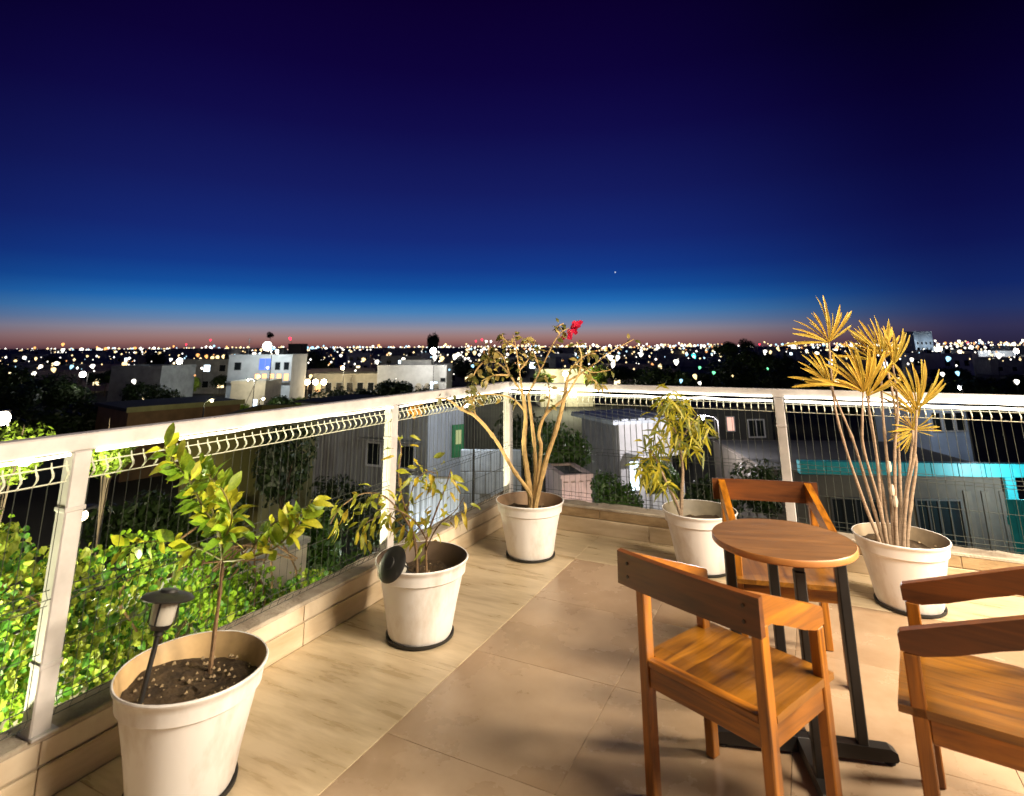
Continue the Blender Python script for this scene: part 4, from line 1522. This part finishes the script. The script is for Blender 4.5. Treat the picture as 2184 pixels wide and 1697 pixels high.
tree_uv(612, 900, 15.2, 120, 'd', 'tall dark tree added over the lit right wall of the olive house', 'garden trees below the terrace', rz=1.5)  # added to hide the lit side wall and darken the yard
tree_uv(455, 1010, 13.5, 150, 'd', 'dark round tree added in front of the olive house', 'garden trees below the terrace')  # added to bring darkness in front of the plain wall
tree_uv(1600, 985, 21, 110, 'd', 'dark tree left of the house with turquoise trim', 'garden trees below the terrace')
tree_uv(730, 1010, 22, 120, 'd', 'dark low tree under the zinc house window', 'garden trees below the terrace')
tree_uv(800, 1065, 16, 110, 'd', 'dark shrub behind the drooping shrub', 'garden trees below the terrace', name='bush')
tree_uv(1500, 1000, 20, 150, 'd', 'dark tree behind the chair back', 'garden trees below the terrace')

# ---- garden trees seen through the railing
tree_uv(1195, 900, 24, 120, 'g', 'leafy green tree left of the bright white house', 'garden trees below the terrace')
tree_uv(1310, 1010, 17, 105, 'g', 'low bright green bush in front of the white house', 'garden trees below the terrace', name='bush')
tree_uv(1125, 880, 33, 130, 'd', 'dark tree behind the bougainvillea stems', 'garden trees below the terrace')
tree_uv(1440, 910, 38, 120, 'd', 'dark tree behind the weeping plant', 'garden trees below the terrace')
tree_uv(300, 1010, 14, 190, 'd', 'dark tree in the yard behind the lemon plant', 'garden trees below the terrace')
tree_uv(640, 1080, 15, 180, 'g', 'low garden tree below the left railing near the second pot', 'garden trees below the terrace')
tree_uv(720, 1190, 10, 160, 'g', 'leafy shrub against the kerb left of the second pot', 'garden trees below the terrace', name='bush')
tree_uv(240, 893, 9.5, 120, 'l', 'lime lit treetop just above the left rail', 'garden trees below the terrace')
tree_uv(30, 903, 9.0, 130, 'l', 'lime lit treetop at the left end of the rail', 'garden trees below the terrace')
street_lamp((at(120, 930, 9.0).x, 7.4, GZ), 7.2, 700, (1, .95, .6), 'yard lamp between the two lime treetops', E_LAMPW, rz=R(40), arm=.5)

# ---- middle distance --------------------------------------------------------
y = 82
x0, w = span(482, 616, 800, y)
zt_ = zat(540, 757, y)
zm = zat(540, 812, y)
e = block((x0, y, GZ), R(2), w, 7, zt_ - GZ, m_white_wall, 'two storey white block with a blue window in the middle distance', parapet=.3, tank=True)
zw = zat(540, 785, y) - GZ
window(e, w * .15, zw, .9, 1.0, m_glassdark, bars=0)
window(e, w * .58, zw, 1.6, 1.5, E_BLUE, bars=1)
window(e, w * .78, zw, .7, 1.0, m_glassdark, bars=0)
window(e, w * .92, zw, .7, 1.0, m_glassdark, bars=0)
for i in range(5):
    window(e, w * (.47 + .115 * i), zat(540, 808, y) - GZ, .62, .9, E_ORANGE, bars=0, name='lit_opening')
MB().box((0, -.5, zm - GZ), (w, -.09, zm - GZ + .2)).build('balcony_slab', m_grey_wall, e)
street_lamp((x0 + w * .95, y - 6, GZ), 9.2, 1500, (.8, .95, 1), 'bluish floodlight in front of the two storey white block', E_LAMP, rz=R(160), r=.55)
y = 72
x0, w = span(488, 560, 840, y)
e = block((x0, y, GZ), R(3), w, 6, zat(520, 815, y) - GZ, m_plaster, 'low cream annex in front of the two storey white block')
window(e, w * .75, .9, .45, 1.6, E_COOL, bars=0)
street_lamp((x0 + w * 1.1, y - 4, GZ), 5, 900, (1, .95, .75), 'lamp beside the low cream annex', E_LAMPW, rz=R(170))
y = 105
x0, w = span(665, 805, 810, y)
e = block((x0, y, GZ), R(1), w, 8, zat(730, 797, y) - GZ, m_plaster, 'long cream wall building lit by orange lamps', parapet=.25)
for i in range(6):
    window(e, w * (.08 + .16 * i), 1.0, 1.0, 1.5, E_ORANGE if i < 1 else m_glassdark, bars=0)
for i, u in enumerate((618, 640, 655, 672, 690)):
    p = at(u, 806, 92)
    street_lamp((p.x, 92, GZ), p.z - GZ, 260, (1, .68, .3), 'orange lamp of the row in front of the cream wall', E_LAMPW, rz=R(-90), r=.42, arm=.2, group='row of orange lamps')
street_lamp((x0 + w * .6, y - 6, GZ), 5.5, 1500, (1, .9, .62), 'warm lamp lighting the long cream wall', E_LAMPW, rz=R(-90), r=.3)
y = 100
x0, w = span(802, 950, 800, y)
Hh = zat(870, 781, y) - GZ
e = block((x0, y, GZ), R(-1), w, 9, Hh, m_white_wall, 'long white building with an arcade in the middle distance', parapet=.3)
for i in range(7):
    a = w * (.06 + .125 * i)
    ar = [(a, .1), (a + w * .085, .1), (a + w * .085, Hh * .42)] + [(a + w * .0425 + w * .0425 * math.cos(t), Hh * .42 + w * .0425 * math.sin(t)) for t in (.5, 1.05, 1.57, 2.09, 2.64)] + [(a, Hh * .42)]
    MB().prism(ar, .004, .10, Matrix(((1, 0, 0, 0), (0, 0, -1, 0), (0, 1, 0, 0), (0, 0, 0, 1)))).build('arch', m_glassdark if i < 4 else m_plaster, e)
window(e, w * .82, Hh * .30, 1.2, 1.3, E_COOL, bars=0)
window(e, w * .95, Hh * .55, .8, .6, m_glassdark, bars=0)
MB().box((w * .3, 2, Hh + .06), (w * .75, 6, Hh + 1.1)).build('roof_room', m_grey_wall, e)
street_lamp((x0 + w * .86, y - 5, GZ), 8.4, 1900, (1, .97, .9), 'white lamp at the corner of the arcade building', E_LAMP, rz=R(-90), r=.5)
# lit garden right of the bougainvillea
y = 88
x0, w = span(1150, 1262, 815, y)
e = block((x0, y, GZ), R(4), w, 6, zat(1200, 793, y) - GZ, m_plaster, 'bright cream garden house behind the bougainvillea twigs')
window(e, w * .2, 1.2, 1.2, 1.6, E_WARM, bars=1)
window(e, w * .62, 1.2, 1.0, 1.6, E_WARM, bars=1)
street_lamp((x0 + w * .4, y - 5, GZ), 5.2, 5200, (1, .95, .6), 'bright lamp in front of the cream garden house', E_LAMP, rz=R(-90), r=.35)
tree_uv(1262, 782, 82, 60, 'l', 'lime lit tree beside the cream garden house', 'lamp lit trees in the middle distance')
tree_uv(1158, 792, 80, 40, 'l', 'small lime lit tree left of the cream garden house', 'lamp lit trees in the middle distance')
tree_uv(405, 790, 96, 46, 'l', 'lime lit tree left of the two storey white block', 'lamp lit trees in the middle distance')
street_lamp((at(398, 800, 90).x, 88, GZ), 7, 1500, (1, 1, .7), 'lamp beside the lime lit tree left of the white block', E_LAMP, rz=R(-90), r=.4)
tree_uv(505, 848, 62, 60, 'l', 'lime lit bush below the cream annex', 'lamp lit trees in the middle distance', name='bush')
tree_uv(640, 838, 60, 34, 'l', 'lime lit bush below the orange lamps', 'lamp lit trees in the middle distance', name='bush')
street_lamp((at(560, 850, 56).x, 55, GZ), 4, 500, (1, 1, .7), 'low lamp between the two lime bushes', E_LAMPW, rz=R(90), r=.12)
# big lamp with a halo at the far left
p = at(20, 870, 24)
street_lamp((p.x, 24, GZ), p.z - GZ, 500, (1, .85, .62), 'big glaring lamp above the left end of the railing', lit('lamp_glare', (1, .86, .66), 40), rz=R(-90), r=.26, arm=.2)
# long roof edge that catches the light
p0, p1 = at(268, 866, 40), at(520, 851, 46)
e = empty('long_roof', (p0.x, p0.y, GZ), math.atan2(p1.y - p0.y, p1.x - p0.x), 'long low roof with a pale olive edge above the left rail', 'roof')
Lr = (p1 - p0).length
hz = p0.z - GZ
MB().box((0, 0, hz - .25), (Lr, .12, hz + .08)).build('roof_edge', mat('olive_edge', (.42, .40, .16), .7, var=.3, scale=1), e)
MB().prism([(0, .121), (Lr, .121), (Lr, 7), (0, 7)], hz - .2, hz).build('roof', m_darkroof, e)
MB().box((.2, .3, 0), (Lr - .2, 6.8, hz - .21)).build('wall', m_brown, e)
street_lamp((at(430, 880, 34).x, 34, GZ), 5.6, 260, (1, .95, .5), 'lamp in front of the long low roof', E_LAMPW, rz=R(90), r=.08)
# small grey building on the left
y = 74
x0, w = span(250, 400, 800, y)
e = block((x0 - 3, y + 3, GZ), R(-6), w * .8, 7, zat(300, 782, y) - GZ, m_grey_wall, 'dim grey flat roofed house left of the white block')
window(e, w * .3, 1.5, 1.1, 1.2, m_glassdark)
window(e, w * .6, 1.5, 1.1, 1.2, E_WARM)
street_lamp((x0 + w * .2, y - 8, GZ), 6, 45, (1, .95, .85), 'lamp in front of the dim grey house', E_LAMP, rz=R(-90), r=.3)

# ---- tall dark shapes on the skyline
tree_uv(923, 700, 240, 34, 'd', 'tall dark tree breaking the skyline left of the bougainvillea', 'dark trees on the skyline', rz=2.2)
tree_uv(576, 704, 260, 16, 'd', 'thin dark palm like tree on the skyline above the white block', 'dark trees on the skyline', rz=.9)
y = 130
x0, w = span(612, 640, 745, y)
e = block((x0, y, GZ), R(0), w, 4, zat(626, 733, y) - GZ, mat('unlit_tower', (.03, .03, .035), .9), 'dark square tower right of the white block', name='tower')
window(e, w * .5, 5, .6, .9, m_glassdark, bars=0)
y = 320
x0, w = span(1948, 1990, 730, y)
e = block((x0, y, GZ), R(5), w, 9, zat(1968, 714, y) - GZ, mat('tower_grey', (.30, .36, .42), .8), 'pale square tower on the skyline right of the palm', name='tower')
for i in range(4):
    for j in range(3):
        window(e, w * (.15 + .23 * i), 3 + j * 3.0, 1.0, 1.4, m_glassdark, bars=0)
street_lamp((x0 + w * .3, y - 12, GZ), 8, 9000, (.75, .88, 1), 'floodlight at the foot of the pale tower', E_LAMP, rz=R(-90), r=1.2)
y = 260
x0, w = span(2085, 2165, 765, y)
e = block((x0, y, GZ), R(2), w, 12, zat(2120, 757, y) - GZ, m_white_wall, 'wide white lit hall on the right skyline', name='hall')
for i in range(6):
    window(e, w * (.08 + .165 * i), 2, 1.8, 1.6, m_glassdark, bars=0)
street_lamp((x0 + w * .35, y - 12, GZ), 7, 8000, (.85, .93, 1), 'floodlight in front of the wide white hall', E_LAMP, rz=R(-90), r=.9)

# dark trees in clumps
k = 0
for (u, v, y, wp) in [(1545, 724, 120, 44), (1580, 738, 110, 60), (1620, 745, 105, 70), (1665, 752, 100, 70), (1560, 770, 80, 80), (1640, 780, 76, 90), (1705, 765, 92, 60), (1590, 726, 150, 26),
                      (20, 765, 80, 80), (90, 790, 70, 90), (150, 800, 66, 90), (40, 800, 60, 90), (230, 775, 110, 70), (300, 800, 74, 60), (350, 815, 64, 70), (180, 835, 46, 120), (60, 845, 42, 130),
                      (830, 800, 78, 80), (760, 818, 70, 90), (700, 824, 64, 80), (890, 822, 66, 70), (660, 745, 150, 40), (690, 755, 140, 44), (600, 830, 60, 50),
                      (1000, 765, 130, 60), (1050, 780, 105, 60), (1090, 765, 125, 50), (1330, 775, 110, 70), (1385, 782, 100, 70), (1440, 785, 98, 60), (1490, 790, 92, 60), (1400, 805, 70, 80), (1320, 805, 74, 70),
                      (1480, 812, 64, 70), (1740, 790, 80, 60), (1830, 800, 70, 80), (1900, 800, 72, 80), (2020, 780, 100, 70), (2080, 800, 74, 90), (2150, 795, 78, 80), (2010, 812, 62, 90), (2120, 822, 56, 90),
                      (1780, 815, 60, 80), (470, 790, 110, 40), (440, 830, 62, 60), (340, 745, 200, 40), (120, 752, 190, 40), (1250, 760, 170, 40)]:
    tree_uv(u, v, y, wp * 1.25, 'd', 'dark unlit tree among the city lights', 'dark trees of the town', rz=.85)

ORD = ['leftmost', 'second', 'third', 'fourth', 'fifth', 'sixth', 'seventh', 'eighth', 'ninth', 'tenth', 'eleventh', 'twelfth', 'thirteenth', 'fourteenth', 'fifteenth', 'sixteenth',
       'seventeenth', 'eighteenth', 'nineteenth', 'twentieth'] + ['%dth' % i for i in range(21, 90)]
for i_ in (21, 31, 41, 51):
    ORD[i_ - 1] = '%dst' % i_
    ORD[i_] = '%dnd' % (i_ + 1)
    ORD[i_ + 1] = '%drd' % (i_ + 2)


def number_from_left(objs, text):
    objs = sorted(objs, key=lambda o: o.location.x / o.location.y)
    for i, o in enumerate(objs):
        o['label'] = text % ((ORD[i] + (' from the left' if i else '')))


number_from_left([o for o in COL.objects if o.get('group') == 'dark trees of the town'], 'dark unlit tree among the city lights, %s')
number_from_left([o for o in COL.objects if o.get('group') == 'row of orange lamps'], 'orange lamp of the row in front of the cream wall, %s')

# ---- dim houses of the town: five kinds, copied
rr = random.Random(21)
kinds = []
wallmats = [m_plaster, m_grey_wall, m_white_wall, m_pink, m_grey_wall]
for kx in range(5):
    W_, D_, H_ = [(9, 7, 3.4), (12, 8, 4.2), (8, 8, 6.4), (14, 9, 3.6), (10, 7, 6.0)][kx]
    e = block((0, 0, 0), 0, W_, D_, H_, wallmats[kx], 'small flat roofed house among the city lights', name='town_house', group='houses of the town', tank=kx in (1, 2, 4))
    for i in range(3):
        window(e, W_ * (.2 + .3 * i), 1.1, 1.2, 1.2, E_WARM if (i + kx) % 3 == 0 else m_glassdark, bars=0)
        if H_ > 5:
            window(e, W_ * (.2 + .3 * i), 4.1, 1.2, 1.2, E_COOL if (i + kx) % 4 == 1 else m_glassdark, bars=0)
    e['kx'] = kx
    kinds.append(e)
spots = []
for i in range(74):
    u = rr.uniform(-30, 2210)
    y = 95 * (4.2 ** rr.random()) + 15
    spots.append((u, y))
used = set()
for i, (u, y) in enumerate(spots):
    kx = rr.randrange(5)
    e = kinds[kx] if kx not in used else copy_tree(kinds[kx])
    used.add(kx)
    p = at(u, 745, y)
    e.matrix_world = frame_at((p.x, y, GZ), R(rr.uniform(-25, 25)))
for kx in range(5):
    if kx not in used:
        kinds[kx].location = (rr.uniform(-40, 40), 180, GZ)

for kx, tx in enumerate(('small cream one storey house', 'long grey one storey house', 'white two storey house', 'long pinkish low house', 'grey two storey house')):
    number_from_left([o for o in COL.objects if o.get('kx') == kx], tx + ' among the city lights, %s')
for o in COL.objects:
    if 'kx' in o:
        del o['kx']

# ---- city lights: lamp globes on poles, their glow built into size and shape
rr = random.Random(99)


def globe_mesh(col, strength, name):
    b = MB()
    b.lathe([(.02, -1.15), (.28, -.9), (.62, -.45), (.92, .05), (1, .4), (.8, .78), (.4, .95), (.02, .98)], 9)
    b.lathe([(.12, -16), (.09, -1.1)], 5, mi=1)
    return b.mesh(name, [lit('city_' + name, col, strength), m_black], True)


GL = {'white': (globe_mesh((1, .94, .80), 4, 'white_globe'), 'white lamp globe glowing among the far city lights'),
      'warm': (globe_mesh((1, .72, .32), 2.6, 'warm_globe'), 'warm white lamp globe glowing among the far city lights'),
      'orange': (globe_mesh((1, .42, .12), 2.2, 'orange_globe'), 'orange lamp globe glowing among the far city lights'),
      'blue': (globe_mesh((.35, .72, 1), 2.4, 'blue_globe'), 'bluish lamp globe glowing among the far city lights'),
      'green': (globe_mesh((.20, 1, .45), 2, 'green_globe'), 'green lamp globe glowing among the far city lights'),
      'red': (globe_mesh((1, .03, .07), 4, 'red_globe'), 'red beacon light above the skyline'),
      'magenta': (globe_mesh((.9, .05, 1), 4, 'magenta_globe'), 'magenta sign light at the far left of the skyline'),
      'cyan': (globe_mesh((.05, .9, .9), 2.2, 'cyan_globe'), 'turquoise sign light among the far city lights')}


def city_light(u, v, dpx, kind, y=None):
    dv = max(4.5, v - 738)
    if y is None:
        y = rr.uniform(2.4, 4.4) * FPX / dv
        y = min(y, 900)
    p = at(u, v, y)
    me, lab = GL[kind]
    r = min(dpx, 15) * (.5 if kind == 'red' else .70) * y / FPX / 2
    o = link('lamp_globe', me, None, Matrix.Translation(p) @ Matrix.Rotation(rr.uniform(-.5, .5), 4, 'Y') @ Matrix.Diagonal((r * rr.uniform(.75, 1.05), r, r * rr.uniform(.85, 1.2), 1)))
    tag(o, lab, 'city light', 'far city lights')


hand = [(112, 782, 17, 'warm'), (118, 770, 14, 'white'), (84, 775, 11, 'white'), (70, 790, 12, 'white'), (35, 745, 12, 'magenta'), (33, 752, 9, 'orange'), (132, 728, 10, 'orange'), (132, 740, 9, 'white'),
        (150, 776, 10, 'blue'), (195, 775, 13, 'white'), (263, 772, 14, 'warm'), (283, 808, 14, 'white'), (300, 792, 14, 'white'), (172, 740, 12, 'white'), (326, 738, 10, 'white'), (285, 738, 11, 'orange'),
        (350, 752, 10, 'white'), (362, 762, 9, 'white'), (420, 753, 12, 'orange'), (438, 756, 10, 'orange'), (450, 760, 12, 'warm'), (462, 758, 12, 'warm'), (475, 757, 12, 'warm'), (490, 758, 10, 'orange'),
        (508, 758, 12, 'white'), (540, 752, 12, 'white'), (548, 800, 14, 'warm'), (447, 721, 9, 'red'), (617, 719, 12, 'red'), (640, 738, 10, 'blue'), (652, 739, 11, 'blue'), (664, 740, 11, 'blue'), (676, 741, 10, 'blue'),
        (580, 742, 26, 'blue'), (590, 748, 14, 'white'), (660, 800, 12, 'warm'), (773, 765, 12, 'warm'), (802, 770, 14, 'white'), (820, 745, 11, 'white'), (806, 735, 8, 'orange'), (858, 765, 11, 'white'),
        (868, 760, 10, 'white'), (890, 760, 14, 'white'), (930, 752, 13, 'white'), (940, 764, 14, 'warm'), (968, 760, 14, 'white'), (975, 755, 12, 'white'), (1010, 752, 11, 'warm'), (990, 765, 10, 'white'),
        (1105, 778, 10, 'white'), (1105, 810, 14, 'warm'), (1155, 790, 12, 'white'), (1013, 727, 9, 'red'), (1026, 724, 9, 'red'), (1035, 728, 8, 'white'), (1045, 728, 8, 'white'), (1006, 780, 10, 'blue'),
        (1165, 765, 14, 'blue'), (1232, 742, 14, 'white'), (1300, 765, 18, 'white'), (1315, 765, 16, 'white'), (1365, 758, 16, 'white'), (1305, 780, 18, 'white'), (1440, 775, 17, 'white'), (1478, 762, 14, 'cyan'),
        (1480, 806, 20, 'warm'), (1450, 815, 12, 'blue'), (1490, 820, 10, 'white'), (1520, 798, 10, 'green'), (1490, 787, 8, 'green'), (1560, 805, 6, 'warm'), (1290, 745, 10, 'orange'), (1270, 752, 10, 'orange'),
        (1932, 723, 11, 'red'), (2062, 738, 8, 'red'), (1690, 745, 14, 'white'), (1630, 755, 14, 'white'), (1740, 760, 15, 'white'), (1722, 784, 9, 'white'), (1890, 768, 10, 'white'), (1905, 772, 9, 'white'),
        (1985, 760, 14, 'white'), (1995, 752, 13, 'white'), (2010, 768, 15, 'white'), (2020, 772, 16, 'blue'), (2045, 758, 12, 'white'), (2070, 748, 11, 'white'), (2140, 752, 12, 'white'), (2128, 766, 14, 'white'),
        (2008, 805, 12, 'white'), (2166, 822, 18, 'white'), (2040, 803, 12, 'blue'), (1710, 812, 8, 'white'), (1635, 790, 6, 'green'), (395, 730, 7, 'red'), (1618, 738, 8, 'red')]
for h_ in hand:
    city_light(*h_)
ok_lab = ['white'] * 10 + ['warm'] * 8 + ['orange'] * 2 + ['blue'] * 2
for i in range(175):
    u = rr.uniform(0, 2184)
    if 1535 < u < 1700 and rr.random() < .7:
        continue
    if u < 420 and rr.random() < .35:
        continue
    v = 737 + abs(rr.gauss(0, 1)) * 19 + rr.uniform(0, 5)
    city_light(u, v, min(15, 5.5 * math.exp(rr.gauss(.15, .35))), rr.choice(ok_lab))
# a row right on the skyline
for i in range(60):
    u = rr.uniform(60, 2184)
    city_light(u, 736 + rr.uniform(-3, 5), rr.uniform(4, 8), rr.choice(ok_lab), y=rr.uniform(550, 1100))

for kd in ('red', 'green', 'orange', 'blue', 'cyan'):
    L_ = [o for o in COL.objects if o.data == GL[kd][0]]
    if len(L_) > 1:
        L_.sort(key=lambda o: o.location.x / o.location.y)
        for i, o in enumerate(L_):
            o['label'] = GL[kd][1] + ', ' + ORD[i] + (' from the left' if i else ' one')

# the countless smaller lights between them, as one mass per colour
for nm, cnt, colr, stg in (('white', 760, (1, .94, .82), 3), ('warm', 640, (1, .72, .36), 2.4), ('bluish', 150, (.5, .8, 1), 2), ('orange', 170, (1, .42, .14), 1.8)):
    b = MB()
    for i in range(cnt):
        u = rr.uniform(-60, 2240)
        if 1540 < u < 1690 and rr.random() < .6:
            continue
        v = 738.5 + (rr.uniform(-2, 7) if rr.random() < .55 else abs(rr.gauss(0, 1)) * 20)
        y = min(1500, max(70, rr.uniform(2.6, 5.5) * FPX / max(3.5, v - 736)))
        p = at(u, v, y)
        r = min(7, 2.6 * math.exp(rr.gauss(.2, .4))) * y / FPX / 2
        k0 = len(b.v)
        b.add([p + Vector((0, 0, -r)), p + Vector((r, 0, 0)), p + Vector((0, r, 0)), p + Vector((-r, 0, 0)), p + Vector((0, -r, 0)), p + Vector((0, 0, r))],
              [(0, 2, 1), (0, 3, 2), (0, 4, 3), (0, 1, 4), (5, 1, 2), (5, 2, 3), (5, 3, 4), (5, 4, 1)])
    tag(b.build('city_lights', lit('tiny_' + nm, colr, stg)), 'countless tiny %s lights of the far town' % nm, 'city lights', kind='stuff')
# low roofs of the far town, one mass
b = MB()
for i in range(520):
    y = rr.uniform(230, 1500)
    p = at(rr.uniform(-80, 2260), 745, y)
    w_, d_, h_ = rr.uniform(8, 22), rr.uniform(8, 18), rr.choice((3, 3.5, 4, 6, 6.5, 7.5, 8.2))
    b.box((-w_ / 2, 0, 0), (w_ / 2, d_, h_), frame_at((p.x, y, GZ), R(rr.uniform(-40, 40))))
tag(b.build('far_town', m_grey_wall), 'low roofs of the far town under the skyline', 'town', kind='stuff')

# evening star
o = MB().lathe([(.02, -1), (.7, -.7), (1, 0), (.7, .7), (.02, 1)], 8).build('evening_star', lit('starlight', (.85, .95, 1), 1.5), None, True, Matrix.Translation(at(1311, 582, 9000)) @ Matrix.Scale(8.5, 4))
tag(o, 'single bright star low in the blue sky', 'star')
